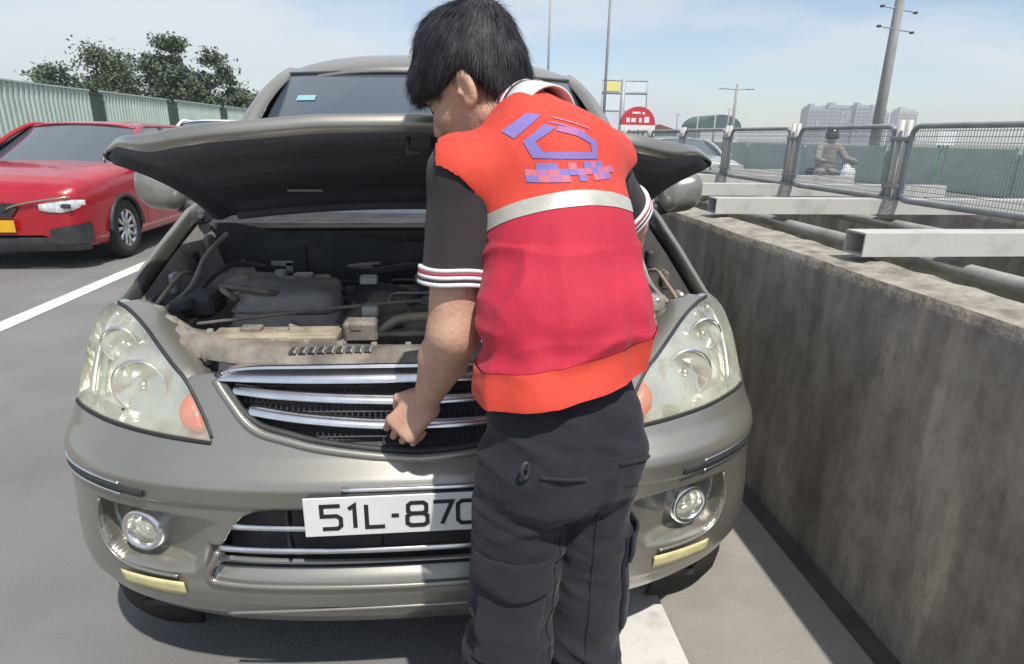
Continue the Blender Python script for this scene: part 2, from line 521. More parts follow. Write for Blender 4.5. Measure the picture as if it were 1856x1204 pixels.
# ---- nose surface: plan curve x(t),y(t), pushed back with height
A_, PWR, YC = .905, 2.5, .46
ZK = [.19, .24, .28, .315, .33, .38, .45, .53, .60, .65, .668, .70, .74, .78, .85, .92, .96, 1.0]
DK = [.115, .078, .048, .032, .020, .008, 0, 0, -.005, -.013, -.003, .034, .064, .088, .135, .205, .26, .33]
SKz = [.19, .24, .30, .38, .48, .60, .66, .72, .78, .85, .92, .96, 1.0]
SK = [.985, 1.0, 1.014, 1.016, 1.006, .996, .995, .99, .985, .98, .975, .97, .96]

def Fxy(t, z):
    a = np.clip(np.abs(t), 0, np.pi / 2); s = np.sign(t)
    x = s * A_ * np.sin(a) ** (2 / PWR) * np.interp(z, SKz, SK)
    y = YC * (1 - np.maximum(np.cos(a), 0) ** (2 / PWR)) + np.interp(z, ZK, DK)
    return x, y

def FY(x, z):
    """depth of the nose surface at lateral x and height z"""
    x = np.asarray(x, float); z = np.asarray(z, float)
    q = np.clip(np.abs(x) / (A_ * np.interp(z, SKz, SK)), 0, .9995)
    return YC * (1 - (1 - q ** PWR) ** (1 / PWR)) + np.interp(z, ZK, DK)

def on_nose(pts, off=0.0):
    P = np.array(pts, float)
    return np.stack([P[:, 0], FY(P[:, 0], P[:, 1]) + off, P[:, 1]], -1)

def mir(pts):
    return [(-x, z) for x, z in pts]

HEAD = [(-.838, .742), (-.771, .743), (-.698, .739), (-.619, .735), (-.546, .731), (-.455, .727),
        (-.482, .774), (-.529, .831), (-.573, .862), (-.612, .888), (-.664, .92), (-.723, .941), (-.766, .947), (-.796, .942),
        (-.822, .915), (-.836, .88), (-.843, .835), (-.844, .79)]
GR_half = [(-.457, .842), (-.438, .820), (-.417, .799), (-.392, .774), (-.371, .758), (-.341, .745), (-.294, .735), (-.233, .723), (-.153, .713), (-.082, .706), (0, .702)]
GR = GR_half + [(-x, z) for x, z in GR_half[-2::-1]] + [(.40, .870), (0, .874), (-.40, .870)]
IN_half = [(0, .598), (-.251, .598), (-.322, .596), (-.362, .590), (-.389, .577), (-.416, .547), (-.437, .511), (-.456, .487), (-.460, .440), (-.280, .438), (0, .436)]
IN = IN_half + [(-x, z) for x, z in IN_half[-2:0:-1]]
FP = [(-.735, .572), (-.62, .570), (-.54, .566), (-.43, .560), (-.47, .48), (-.52, .415), (-.60, .408), (-.70, .412), (-.735, .435), (-.752, .49), (-.75, .545)]

def poly_sd(P, poly):
    """signed distance (negative inside) of 2D points P to polygon"""
    P = np.asarray(P, float); Q = np.array(poly, float); n = len(Q)
    d = np.full(len(P), 1e9); ins = np.zeros(len(P), bool); near = np.zeros_like(P)
    for i in range(n):
        a, b = Q[i], Q[(i + 1) % n]; e = b - a
        w = P - a; t = np.clip((w @ e) / (e @ e), 0, 1)
        c = a + t[:, None] * e; dd = np.linalg.norm(P - c, axis=1)
        m = dd < d; d[m] = dd[m]; near[m] = c[m]
        cond = (a[1] > P[:, 1]) != (b[1] > P[:, 1])
        xi = a[0] + (P[:, 1] - a[1]) / (b[1] - a[1] + 1e-12) * e[0]
        ins ^= cond & (P[:, 0] < xi)
    return np.where(ins, -d, d), near

sm = lambda x, a, b: (lambda t: t * t * (3 - 2 * t))(np.clip((x - a) / (b - a), 0, 1))

def build_bumper():
    nt_, nz_ = 381, 122
    # t spaced evenly by arc length
    tt = np.linspace(-np.pi / 2, np.pi / 2, 4000); x, y = Fxy(tt, .5)
    s = np.r_[0, np.cumsum(np.hypot(np.diff(x), np.diff(y)))]
    t = np.interp(np.linspace(0, s[-1], nt_), s, tt)
    z = np.linspace(.225, .875, nz_)
    T, Z = np.meshgrid(t, z)
    X, Y = Fxy(T, Z)
    P = np.stack([X, Z], -1).reshape(-1, 2)
    def disp(P):
        d = np.zeros(len(P)); ax = np.abs(P[:, 0]); z_ = P[:, 1]
        d += .007 * sm(.606 - z_, 0, .012) * sm(.72 - ax, 0, .10) * sm(z_, .36, .40)        # ledge under the crease
        for q in (FP, mir(FP)):
            sd, _ = poly_sd(P, q)
            d += .060 * sm(-sd, 0.0, .016) * sm(ax, .43, .60)
        shelf = sm(.488 - ax, 0, .02) * sm(z_, .392, .398) * sm(.50 - z_, 0, .03)
        d += shelf * (.004 + .036 * sm(z_, .396, .440))
        return d
    D = disp(P)
    H = (np.stack([X.ravel(), Y.ravel() + D, Z.ravel()], -1))
    V, Fc = grid_geo(H.reshape(nz_, nt_, 3))
    V = V.copy()
    keep = np.ones(len(Fc), bool)
    cut_pts = []
    top = [(-.95, 1.2), (-.95, .7425), (-.84, .7425), (-.458, .728), (-.482, .774), (-.529, .831), (-.515, .843), (-.470, .850), (-.40, .862), (0, .876), (.40, .862), (.470, .850), (.515, .843), (.529, .831), (.482, .774), (.458, .728), (.84, .7425), (.95, .7425), (.95, 1.2)]
    botL = [(-1.1, .10), (-1.1, .335), (-.875, .335), (-.84, .300), (-.78, .270), (-.68, .250), (-.56, .234), (-.45, .222), (-.45, .10)]
    for q in (GR, IN, top, botL, mir(botL)):
        sd, near = poly_sd(V[:, [0, 2]], q)
        fin = (sd[Fc] < 0).sum(1)
        rem = fin >= 2
        keep &= ~rem
        # vertices of kept faces lying inside, or kept boundary vertices, are snapped to the outline
        bvert = np.unique(Fc[rem]); 
        mask = np.zeros(len(V), bool); mask[bvert] = True
        kv = np.zeros(len(V), bool); kv[np.unique(Fc[keep])] = True
        mm = mask & kv & (np.abs(sd) < .012)
        V[mm, 0] = near[mm, 0]; V[mm, 2] = near[mm, 1]
        q2 = np.stack([V[mm, 0], V[mm, 2]], -1)
        ok = np.abs(V[mm, 0]) < .88
        yy = FY(V[mm, 0], V[mm, 2]) + disp(q2)
        V[np.where(mm)[0][ok], 1] = yy[ok]
    Fk = Fc[keep]
    used = np.unique(Fk); remap = -np.ones(len(V), int); remap[used] = np.arange(len(used))
    o = mk('front_bumper', V[used], remap[Fk], M_silver, CAR)
    solid(o, .004, -1.0)
    return o
bumper = build_bumper()

# lower dark apron carried up behind the bumper, plus added sheets stopping sun leaks
def strip_on_nose(z0, z1, xm, off0, off1, n=80):
    xs = np.linspace(-xm, xm, n)
    return np.array([[(x, FY(x, z0) + off0, z0) for x in xs], [(x, FY(x, (z0 + z1) / 2) + (off0 + off1) / 2, (z0 + z1) / 2) for x in xs], [(x, FY(x, z1) + off1, z1) for x in xs]])
mk('air_dam', *grid_geo(strip_on_nose(.19, .30, .80, .055, .022)[::-1]), M_black, CAR)
m = MB(); m.box((0, .62, .205), (1.46, .80, .02)); m.build('leak_shield', M_black, CAR)  # added to keep leaked sunlight off the ground under the car
m = MB(); m.box((0, .175, .235), (.92, .11, .02)); m.build('leak_shield_lip', M_black, CAR)  # added strip closing the light gap ahead of that sheet
mk('intake_floor', *grid_geo(np.array([[(x, FY(x, .43) + d_, .428) for x in np.linspace(-.47, .47, 30)] for d_ in (.03, .10)])), M_bayblack, CAR)  # added to close the light leak below the intake back
xs = np.linspace(-.46, .46, 60)
mk('lip_line', *tube_geo([(x, FY(x, .318) - .003, .318 - .02 * (abs(x) / .46) ** 3) for x in xs], .0045, 6), M_silver, bumper)

# bright edge of the intake shelf
lp = spl([(-.452, .487), (-.468, .455), (-.484, .425), (-.478, .404), (-.44, .398), (-.398, .3955), (-.233, .394), (0, .392), (.233, .394), (.398, .3955), (.44, .398), (.478, .404), (.484, .425), (.468, .455), (.452, .487)], 120)
mk('intake_surround', *tube_geo(on_nose(lp, .001), .0075, 8), M_silver, bumper)

# intake: dark back, bars, uprights
xs = np.linspace(-.455, .455, 40)
mk('intake_back', *grid_geo(np.array([[(x, FY(x, z) + .085, z) for x in xs] for z in (.42, .52, .61)])[::-1]), M_bayblack, CAR)
lower = thing  # (kept local name free)
for z_, xm in ((.551, .413), (.493, .449)):
    P = []
    xs = np.linspace(-xm, xm, 60)
    m = MB(); m.tube([(x, FY(x, z_) + .006, z_) for x in xs], .0075, 8)
    m.build('intake_bar', M_chrome, CAR, smooth=True)
for xx in (-.30, -.10, .10, .30):
    m = MB(); m.box((xx, FY(xx, .53) + .035, .53), (.006, .03, .118)); m.build('intake_upright', M_black, CAR)
# fog lamps
for s in (-1, 1):
    c = np.array([s * .646, FY(.646, .489) + .046, .489]); ax = np.array([s * .30, -1, .02]); ax /= np.linalg.norm(ax)
    m = MB(); m.lathe([(.036, -.004), (.0375, .012), (.044, .020), (.051, .017), (.0545, .004), (.055, -.02)], c, ax, 40)
    ring = m.build('fog_lamp', M_chrome, CAR, smooth=True)
    m = MB(); m.lathe([(.0375, .010), (.036, -.008), (.028, -.022), (.016, -.028), (.0001, -.028)], c, ax, 36)
    m.build('lamp_bowl', M_reflector, ring, smooth=True)
    m = MB(); m.lathe([(.0105, -.026), (.011, -.008), (.008, -.002), (.0001, 0)], c, ax, 20); m.build('bulb_cap', M_chrome, ring, smooth=True)
    m = MB(); m.lathe([(.0385, .010), (.030, .016), (.016, .0195), (.0001, .0205)], c, ax, 32)
    m.build('lamp_lens', M_lampglass, ring, smooth=True)
    pp_ = spl([(s * .735, .568), (s * .752, .52), (s * .752, .48), (s * .735, .435), (s * .70, .411), (s * .64, .404), (s * .56, .404)], 50)
    mk('fog_pocket_edge', *tube_geo(on_nose(pp_, .0005), .0042, 6), M_silver, bumper)
    # side rub strip
    rp = spl([(s * .889, .612), (s * .871, .612), (s * .814, .622), (s * .753, .624), (s * .698, .622), (s * .639, .619), (s * .602, .618)], 60)
    ST = []
    for dz, o_ in ((-.011, .000), (-.006, -.006), (.006, -.006), (.011, .0)):
        ST.append([(x, FY(x, z) + o_, z + dz) for x, z in rp])
    rub = mk('rub_strip', *grid_geo(np.array(ST) if s < 0 else np.array(ST)[::-1]), M_black, CAR)
    for dz in (.0125, -.0125):
        mk('bright_edge', *tube_geo([(x, FY(x, z) - .002, z + dz) for x, z in rp[:48]], .0032, 6), M_chrome, rub)
    # yellow tape under the fog lamp
    tp = []
    for z_ in (.392, .378, .362, .352):
        tp.append([(s * x, FY(x, z_) - .003, z_ + .006 * math.sin(40 * x) * (.3 if z_ < .36 else 0) - .02 * (x - .54)) for x in np.linspace(.547, .712, 14)])
    tp = np.array(tp); tp = tp if s > 0 else tp[:, ::-1]
    solid(mk('yellow_tape', *grid_geo(tp[::-1]), M_tape, CAR, label='strip of yellow tape under the ' + ('right' if s > 0 else 'left') + ' fog lamp'), .0008, 1)

# ---- grille
gb = []
for z in np.linspace(.695, .872, 8):
    gb.append([(x, FY(x, z) + .050, z) for x in np.linspace(-.47, .47, 40)])
mk('grille_back', *grid_geo(np.array(gb)[::-1]), M_bayblack, CAR)
gm = MB()
def inside_gr(x, z):
    return poly_sd([(x, z)], GR)[0][0] < -.004
zz_ = np.arange(.712, .842, .0155)
for z in zz_:
    xs = [x for x in np.linspace(-.45, .45, 91) if inside_gr(x, z)]
    if len(xs) > 2:
        gm.tube([(x, FY(x, z) + .030, z) for x in xs[::3] + [xs[-1]]], .0021, 4, cap=False)
for i, x in enumerate(np.arange(-.44, .441, .0125)):
    for k, z in enumerate(zz_[:-1]):
        xx = x + (.00625 if k % 2 else 0)
        if inside_gr(xx, z) and inside_gr(xx, z + .0155):
            gm.tube([(xx, FY(xx, z) + .030, z), (xx, FY(xx, z + .0155) + .030, z + .0155)], .0019, 3, cap=False)
stuff(gm.build('grille_mesh', M_black, CAR))
for nm, line in (('a', [(-.418, .8185), (-.321, .8125), (-.202, .807), (-.06, .8025), (0, .802)]), ('b', [(-.379, .782), (-.293, .7715), (-.20, .7635), (-.092, .757), (0, .756)])):
    full = line + [(-x, z) for x, z in line[-2::-1]]
    C = spl(full, 80)
    G = []
    for dz, o_ in ((-.0075, .030), (-.0075, -.001), (-.005, -.002), (.002, .004), (.0075, .012), (.0075, .030)):
        G.append([(x, FY(x, z) + o_, z + dz) for x, z in C])
    mk('grille_slat', *grid_geo(np.array(G)), M_chrome, CAR)
tb = spl([(-.462, .8445), (-.424, .857), (-.363, .8635), (-.254, .8665), (-.133, .868), (0, .868), (.133, .868), (.254, .8665), (.363, .8635), (.424, .857), (.462, .8445)], 90)
bb = spl([(-.462, .8395), (-.424, .8395), (-.348, .8395), (-.227, .8395), (-.095, .840), (0, .840), (.095, .840), (.227, .8395), (.348, .8395), (.424, .8395), (.462, .8395)], 90)
G = []
for w, o_ in ((0, .02), (0, -.010), (.10, -.013), (.5, -.005), (.80, .003), (.84, .009), (.9, .005), (1, .012), (1, .035)):
    C = bb * (1 - w) + tb * w
    G.append([(x, FY(x, z) + o_, z) for x, z in C])
mk('grille_top_bar', *grid_geo(np.array(G)), M_chrome, CAR)
ge = on_nose(spl(GR_half + [(-x, z) for x, z in GR_half[-2::-1]], 140), -.003)
mk('grille_surround', *tube_geo(ge + [0, 0, -.003], .0095, 10), M_silver, bumper)
mk('grille_gasket', *tube_geo(ge + [0, .012, .008], .008, 6), M_black, CAR)

# dark crosswise strips below the grille (plate frame trim)
m = MB(); xs = np.linspace(-.17, .17, 20)
m.tube([(x, FY(x, .655) - .004, .655) for x in xs], .006, 6); m.build('plate_trim', M_chrome, CAR, smooth=True)
m = MB(); m.tube([(x, FY(x, .643) - .002, .643) for x in xs], .005, 6); m.build('plate_trim', M_black, CAR, smooth=True)

# ---- number plate with raised black characters
PY = -.026
m = MB(); m.box((.010, PY, .602), (.515, .004, .092), bev=.0015)
plate = m.build('number_plate', M_plate, CAR, label='white number plate with black characters')
m = MB(); m.box((.010, PY + .012, .602), (.50, .02, .085)); m.build('plate_bracket', M_black, CAR)
GL = {'5': [[(1, 1), (.05, 1), (.05, .56), (.8, .56), (1, .44), (1, .12), (.82, 0), (.05, 0)]],
      '1': [[(.2, .84), (.6, 1), (.6, 0)]],
      'L': [[(.05, 1), (.05, 0), (.95, 0)]],
      '-': [[(.15, .47), (.85, .47)]],
      '8': [[(.2, 1), (.8, 1), (.95, .9), (.95, .62), (.8, .53), (.2, .53), (.05, .62), (.05, .9), (.2, 1)], [(.2, .53), (.8, .53), (1, .42), (1, .1), (.82, 0), (.18, 0), (0, .1), (0, .42), (.2, .53)]],
      '7': [[(.02, 1), (.98, 1), (.45, 0)]],
      '0': [[(.2, 1), (.8, 1), (1, .86), (1, .14), (.8, 0), (.2, 0), (0, .14), (0, .86), (.2, 1)]]}
def stroke(mb, pts, w, y, th):
    P = np.array(pts, float)
    d = np.diff(P, axis=0); d /= np.linalg.norm(d, axis=1)[:, None]
    closed = np.allclose(P[0], P[-1])
    Lp, Rp = [], []
    n = len(P)
    for i in range(n):
        if closed and i in (0, n - 1): d0, d1 = d[-1], d[0]
        else: d0 = d[max(i - 1, 0)]; d1 = d[min(i, n - 2)]
        t = d0 + d1; t /= np.linalg.norm(t) + 1e-9
        nrm = np.array([-t[1], t[0]]); k = 1 / max(.5, abs(t @ d1))
        e = np.zeros(2)
        if not closed and i == 0: e = -d1 * w * .0
        Lp.append(P[i] + nrm * w / 2 * k + e); Rp.append(P[i] - nrm * w / 2 * k + e)
    for i in range(n - 1):
        q = [Lp[i], Lp[i + 1], Rp[i + 1], Rp[i]]
        mb.prism([(a, y, b) for a, b in q], (0, th, 0), 1)
CH = [('5', -.217, .040), ('1', -.166, .030), ('L', -.126, .041), ('-', -.076, .022), ('8', -.040, .042), ('7', .014, .041), ('0', .066, .042)]
for ch, x0, w in CH:
    m = MB()
    for si, st in enumerate(GL[ch]):
        stroke(m, [(x0 + a * w + .004, .575 + b * .054) for a, b in st], .0088, PY - .0032 - .0005 * si, .0016)
    m.build('plate_character', M_ink, plate)
m = MB(); m.lathe([(.0035, -.004), (.0035, 0), (.0001, .001)], (-.136, PY - .001, .641), (0, -1, 0), 10); m.build('plate_screw', M_darksteel, plate)

# ---- headlamps
def lens_patch(s, off, shrink=0.0, nu=46, nv=34):
    B = spl(HEAD[:6], 60); I = spl(HEAD[5:13], 60); O = spl([HEAD[0]] + HEAD[:11:-1][:-0 or None], 60) if False else spl([HEAD[0], HEAD[17], HEAD[16], HEAD[15], HEAD[14], HEAD[13], HEAD[12]], 60)
    P = np.zeros((nv, nu, 3))
    cx, cz = -.69, .83
    for j in range(nv):
        v = j / (nv - 1); q = v ** .9 * 59
        Lp = np.array([np.interp(q, np.arange(60), O[:, k]) for k in (0, 1)]); Rp = np.array([np.interp(q, np.arange(60), I[:, k]) for k in (0, 1)])
        for i in range(nu):
            u = i / (nu - 1)
            bq = np.array([np.interp(u * 59, np.arange(60), B[:, k]) for k in (0, 1)])
            st = Lp * (1 - u) + Rp * u
            w = (1 - v) ** 2
            base = O[0] * (1 - u) + B[-1] * u
            p = st + (bq - base) * w
            p = np.array([cx, cz]) + (p - np.array([cx, cz])) * (1 - shrink)
            P[j, i] = (-s * p[0] * 1.0 * -1 if False else p[0] * -s, FY(p[0], p[1]) + off, p[1])
    return P if s > 0 else P[:, ::-1]
# P above: s=+1 gives the right lamp (x mirrored), s=-1 the left lamp
def build_headlamp(s):
    side = 'right' if s > 0 else 'left'
    P = lens_patch(s, -.004)
    body_ = mk('headlamp', *grid_geo(lens_patch(s, .055, .02)[:, ::-1]), M_reflector, CAR, label='hazed pointed headlamp with amber indicator, %s one in the picture' % side)
    mk('lamp_lens', *grid_geo(P[:, ::-1]), M_lampglass, body_)
    # side wall between lens and reflector
    Q = lens_patch(s, .055, .02)
    def ring(X): return np.vstack([X[0], X[1:, -1], X[-1, ::-1][1:], X[::-1, 0][1:]])
    mk('lamp_rim', *grid_geo(np.array([ring(P) + [0, .002, 0], ring(Q)])), M_reflector, body_)
    # bowls
    for cx, cz, r in ((.655, .795, .062), (.735, .865, .042)):
        c = (s * cx, FY(cx, cz) + .040, cz)
        m = MB(); m.lathe([(r, -.016 if False else .004), (r * .92, -.002), (r * .7, -.022), (r * .4, -.034), (.012, -.038)], c, (s * .15, -1, .0), 36)
        bl = m.build('lamp_bowl', M_reflector, body_, smooth=True)
        m = MB(); m.lathe([(.011, -.036), (.011, -.008), (.006, -.002), (.0001, -.001)], c, (s * .15, -1, .0), 16); m.build('bulb', M_chrome, bl, smooth=True)
        m = MB(); m.lathe([(r + .006, .0), (r + .004, .008), (r, .004)], c, (s * .15, -1, .0), 36); m.build('lamp_bezel', M_chrome, bl, smooth=True)
    # grey inner ridge following the outer edge
    rg = spl([(-.792, .757), (-.797, .80), (-.795, .85), (-.782, .90), (-.76, .925)], 30)
    mk('lamp_ridge', *tube_geo([(-s * x, FY(x, z) + .028, z) for x, z in rg], .010, 8), M_rim, body_)
    # amber indicator
    am = [(-.541, .770), (-.536, .790), (-.522, .801), (-.508, .799), (-.493, .783), (-.480, .757), (-.476, .742), (-.490, .736), (-.512, .738), (-.532, .750)]
    A2 = spl(am + am[:1], 40)[:-1]; cc = A2.mean(0)
    G = []
    for k, f in enumerate((1.0, .96, .8, .5, .02)):
        G.append([(-s * x, FY(x, z) + (.050, .010, .003, .000, -.001)[k], z) for x, z in np.vstack([A2, A2[:1]]) * f + cc * (1 - f)])
    G = np.array(G)
    mk('indicator', *grid_geo(G if s < 0 else G[::-1]), M_amber, body_)
    m = MB(); c = (s * .505, FY(.505, .765) + .022, .765); m.lathe([(.016, -.02), (.018, -.006), (.012, .006), (.0001, .010)], c, (0, -1, 0), 16)
    m.build('indicator_bulb', M_amber, body_, smooth=True)
    # black gasket along the bottom edge and round the outline
    bt = spl(HEAD[:6], 50)
    mk('lamp_gasket', *tube_geo([(-s * x, FY(x, z) - .002, z - .004) for x, z in bt], .0062, 6), M_rubber, body_)
    inn = spl(HEAD[5:13], 50)
    mk('lamp_seal', *tube_geo([(-s * x, FY(x, z) + .004, z + .003) for x, z in inn], .0045, 6), M_black, body_)
    # small drilled mark
    m = MB(); m.lathe([(.004, 0), (.0001, .0015)], (s * .672 , FY(.672, .765) - .0045, .765), (0, -1, 0), 10); 
    if s < 0: m.build('lens_mark', M_black, body_)
for s in (-1, 1):
    build_headlamp(s)

# painted filler between headlamp, grille and bonnet line
for s in (-1, 1):
    inn = spl(HEAD[5:13], 40)
    G = []
    for k, (dx, o_, dz) in enumerate(((0, .006, 0), (.020, .014, .004), (.045, .030, .004), (.062, .052, -.012))):
        G.append([(-s * (x + dx * min(1, max(.25, (z - .75) / .12))), FY(x, z) + o_, z + dz) for x, z in inn[6:]])
    G = np.array(G)
    mk('lamp_panel', *grid_geo(G if s < 0 else G[::-1]), M_silver, CAR)

# ---- front wings
def wing(s):
    ys = np.linspace(.30, 1.36, 76)
    P = []
    for y in ys:
        # top edge line
        xe = np.interp(y, [.30, .45, .507, .8, 1.067, 1.36], [.845, .815, .803, .815, .828, .812])
        ze = np.interp(y, [.30, .45, .507, .8, 1.067, 1.36], [.76, .93, .943, 1.035, 1.108, 1.165])
        w = np.interp(y, [.30, .42, .6, .9, 1.36], [.862, .885, .893, .895, .888])
        sec = spl([(w - .02, .30), (w, .42), (w + .002, .58), (w - .002, .72), (w - .012, max(.74, ze - .12)), (xe + .016, ze - .018), (xe, ze)], 34)
        row = [(s * x, y, z) for x, z in sec] + [(s * (xe - .010), y, ze + .001), (s * (xe - .014), y, ze - .010), (s * (xe - .016), y, ze - .022), (s * (xe - .018), y, ze - .05)]
        P.append(row)
    P = np.array(P)
    V, Fc = grid_geo(P)
    c = V[Fc].mean(1)
    hole = ((c[:, 1] - .82) ** 2 + (c[:, 2] - .34) ** 2 < .375 ** 2)
    lamp = (c[:, 1] < .40) & (c[:, 2] > .60)
    lamp |= (c[:, 1] < .46) & (c[:, 2] < .66) & (c[:, 1] < .40)
    lamp |= (c[:, 2] > .735) & (c[:, 1] < .455)
    Fk = Fc[~(hole | lamp)]
    if s < 0: Fk = Fk[:, ::-1]
    w_ = mk('front_wing', V, Fk, M_silver, CAR)
    th = np.linspace(math.radians(-8), math.radians(188), 40)
    mk('wheel_arch_lip', *tube_geo([(s * .888, .82 + .375 * math.cos(a), .34 + .375 * math.sin(a)) for a in th], .012, 8), M_silver, w_)
    G = [[(s * xx, .82 + .38 * math.cos(a), .34 + .38 * math.sin(a)) for a in th] for xx in (.885, .60)]
    mk('wheel_arch_liner', *grid_geo(np.array(G)), M_black, w_)
    return w_
for s in (-1, 1):
    wing(s)

# ---- wheels
def wheel(c, R_, wd, parent, s, nspoke=8):
    c = np.array(c, float)
    m = MB(); m.lathe([(R_ * .62, -wd / 2), (R_ * .9, -wd / 2), (R_ * .985, -wd * .38), (R_, -wd * .2), (R_, wd * .2), (R_ * .985, wd * .38), (R_ * .9, wd / 2), (R_ * .62, wd / 2), (R_ * .62, -wd / 2)], c, (s, 0, 0), 44)
    w = m.build('wheel', M_rubber, parent, smooth=True)
    m = MB(); m.lathe([(R_ * .64, wd * .46), (R_ * .60, wd * .48), (R_ * .57, wd * .36), (R_ * .55, -wd * .4)], c, (s, 0, 0), 44)
    m.lathe([(.045, wd * .30), (.035, wd * .42), (.0001, wd * .43)], c, (s, 0, 0), 20)
    for k in range(nspoke):
        a = 2 * math.pi * k / nspoke
        p0 = c + np.array([s * wd * .34, .03 * math.cos(a), .03 * math.sin(a)]); p1 = c + np.array([s * wd * .40, R_ * .60 * math.cos(a), R_ * .60 * math.sin(a)])
        m.tube([p0, (p0 + p1) / 2, p1], [.026, .020, .024], 6)
    m.build('rim', M_rim, w, smooth=True)
    m = MB(); m.lathe([(R_ * .5, wd * .1), (.02, wd * .12)], c, (s, 0, 0), 24); m.build('brake_disc', M_darksteel, w, smooth=True)
    return w
for s in (-1, 1):
    wheel((s * .765, .80, .335), .335, .225, CAR, s)
    wheel((s * .745, 3.54, .335), .335, .215, CAR, s)

# ---- body behind the wings, roof, pillars, glass
def rows(f, ys): return np.array([f(y) for y in ys])
for s in (-1, 1):
    ys = np.linspace(1.365, 4.45, 90)
    P = []
    for y in ys:
        w = np.interp(y, [1.36, 2.0, 3.5, 4.2, 4.45], [.888, .892, .888, .86, .80])
        P.append([(s * x, y, z) for x, z in spl([(w - .03, .26), (w, .42), (w + .002, .60), (w - .004, .80), (w - .02, .96), (w - .055, 1.075), (w - .075, 1.10)], 30)])
    V, Fc = grid_geo(np.array(P)); c = V[Fc].mean(1)
    hole = ((c[:, 1] - 3.54) ** 2 + (c[:, 2] - .34) ** 2 < .375 ** 2)
    Fk = Fc[~hole]
    side = mk('body_side', V, Fk if s > 0 else Fk[:, ::-1], M_silver, CAR)
    for y in (2.36, 3.30):
        m = MB(); m.tube([(s * .893, y, .34), (s * .8945, y, .6), (s * .89, y, .80), (s * .873, y, .96), (s * .835, y, 1.075)], .003, 5); m.build('door_gap', M_black, side)
    for y in (2.22, 3.16):
        m = MB(); m.tube([(s * .892, y - .16, .93), (s * .912, y - .12, .935), (s * .912, y - .03, .935), (s * .892, y, .93)], .011, 8); m.build('door_handle', M_silver, side, smooth=True)
    # side glass
    P = []
    for y in np.linspace(1.62, 4.25, 30):
        zt = np.interp(y, [1.62, 1.98, 2.3, 3.8, 4.25], [1.32, 1.575, 1.625, 1.63, 1.60])
        P.append([(s * np.interp(z, [1.09, 1.64], [.812, .690]), y, z) for z in np.linspace(1.09, zt, 8)])
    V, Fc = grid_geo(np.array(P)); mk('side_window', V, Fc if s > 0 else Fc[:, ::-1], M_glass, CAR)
    for y in (2.36, 3.30, 4.2):
        m = MB(); m.tube([(s * .815, y, 1.09), (s * .757, y, 1.36), (s * .698, y, 1.64)], .026, 8); m.build('door_pillar', M_black, side, smooth=True)
    # A pillar : wide painted band
    pil = [(.815, 1.30, 1.12), (.790, 1.50, 1.285), (.757, 1.72, 1.445), (.712, 1.95, 1.572), (.672, 2.16, 1.632), (.660, 2.40, 1.645)]
    C = spl(pil, 30)
    G = []
    for (dx, dy, dz) in ((.005, .06, -.03), (.020, .015, -.004), (.012, -.02, .016), (-.012, -.035, .024), (-.038, -.035, .020), (-.050, -.02, .004)):
        G.append([(s * (x + dx), y + dy, z + dz) for x, y, z in C])
    G = np.array(G)
    mk('windscreen_pillar', *grid_geo(G if s < 0 else G[::-1]), M_silver, CAR)
# roof
P = []
for y in np.linspace(1.905, 4.40, 70):
    zc_ = np.interp(y, [1.905, 1.96, 2.05, 2.25, 2.7, 3.6, 4.25, 4.4], [1.628, 1.668, 1.702, 1.732, 1.755, 1.745, 1.70, 1.66])
    w = np.interp(y, [1.905, 2.1, 2.5, 4.0, 4.4], [.69, .70, .705, .69, .66])
    P.append([(w * math.sin(u * math.pi / 2) if False else w * u, y + .10 * u ** 2 * (1 if y < 2.2 else max(0, 1 - (y - 2.2) / .5)), zc_ - .075 * abs(u) ** 3.2) for u in np.linspace(-1, 1, 45)])
roof = solid(mk('roof', *grid_geo(np.array(P)[::-1]), M_silver, CAR), .012, -1)
for s in (-1, 1):
    mk('roof_gutter', *tube_geo([(s * .700, y, np.interp(y, [1.95, 2.2, 2.7, 3.6, 4.3], [1.592, 1.652, 1.678, 1.668, 1.61])) for y in np.linspace(1.98, 4.3, 30)], .016, 8), M_silver, roof)
# windscreen (slightly bowed)
P = []
for v in np.linspace(0, 1, 20):
    y0 = 1.215 + v * .70; z0 = 1.075 + v * .555 - .02 * math.sin(v * math.pi) * -1
    w = .775 + v * (.665 - .775)
    P.append([(w * u, y0 + .10 * u * u, z0 - .012 * u * u) for u in np.linspace(-1, 1, 30)])
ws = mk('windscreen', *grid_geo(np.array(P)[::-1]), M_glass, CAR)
# dark band round the glass and rear-view sticker
M_sticker = mat('pale_cyan_sticker', (0.22, 0.42, 0.46), 0.4)
def on_screen(u, v, off=-.004):
    w = .775 + v * (.665 - .775)
    return (w * u, 1.215 + v * .70 + .10 * u * u + off * .6, 1.075 + v * .555 + .02 * math.sin(v * math.pi) - .012 * u * u - off * .8)
mk('windscreen_sticker', *grid_geo(np.array([[on_screen(u, v) for u in np.linspace(-.86, -.74, 8)] for v in (.79, .765, .745)])), M_sticker, ws)
mk('windscreen_seal', *tube_geo([on_screen(u, 1.0, -.002) for u in np.linspace(-1, 1, 40)], .009, 6), M_black, ws)
mk('rear_panel', *grid_geo(np.array([[(x, 4.45 - (abs(x) / .8) ** 4 * .05, z) for x in np.linspace(-.78, .78, 20)] for z in (.3, .6, .9, 1.1)])), M_silver, CAR)
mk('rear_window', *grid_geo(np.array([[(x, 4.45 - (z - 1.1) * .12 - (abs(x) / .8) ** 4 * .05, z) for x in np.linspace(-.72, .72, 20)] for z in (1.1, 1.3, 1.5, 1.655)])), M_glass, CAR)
m = MB(); m.box((0, 2.9, .27), (1.5, 3.2, .06)); m.build('floor_pan', M_black, CAR)
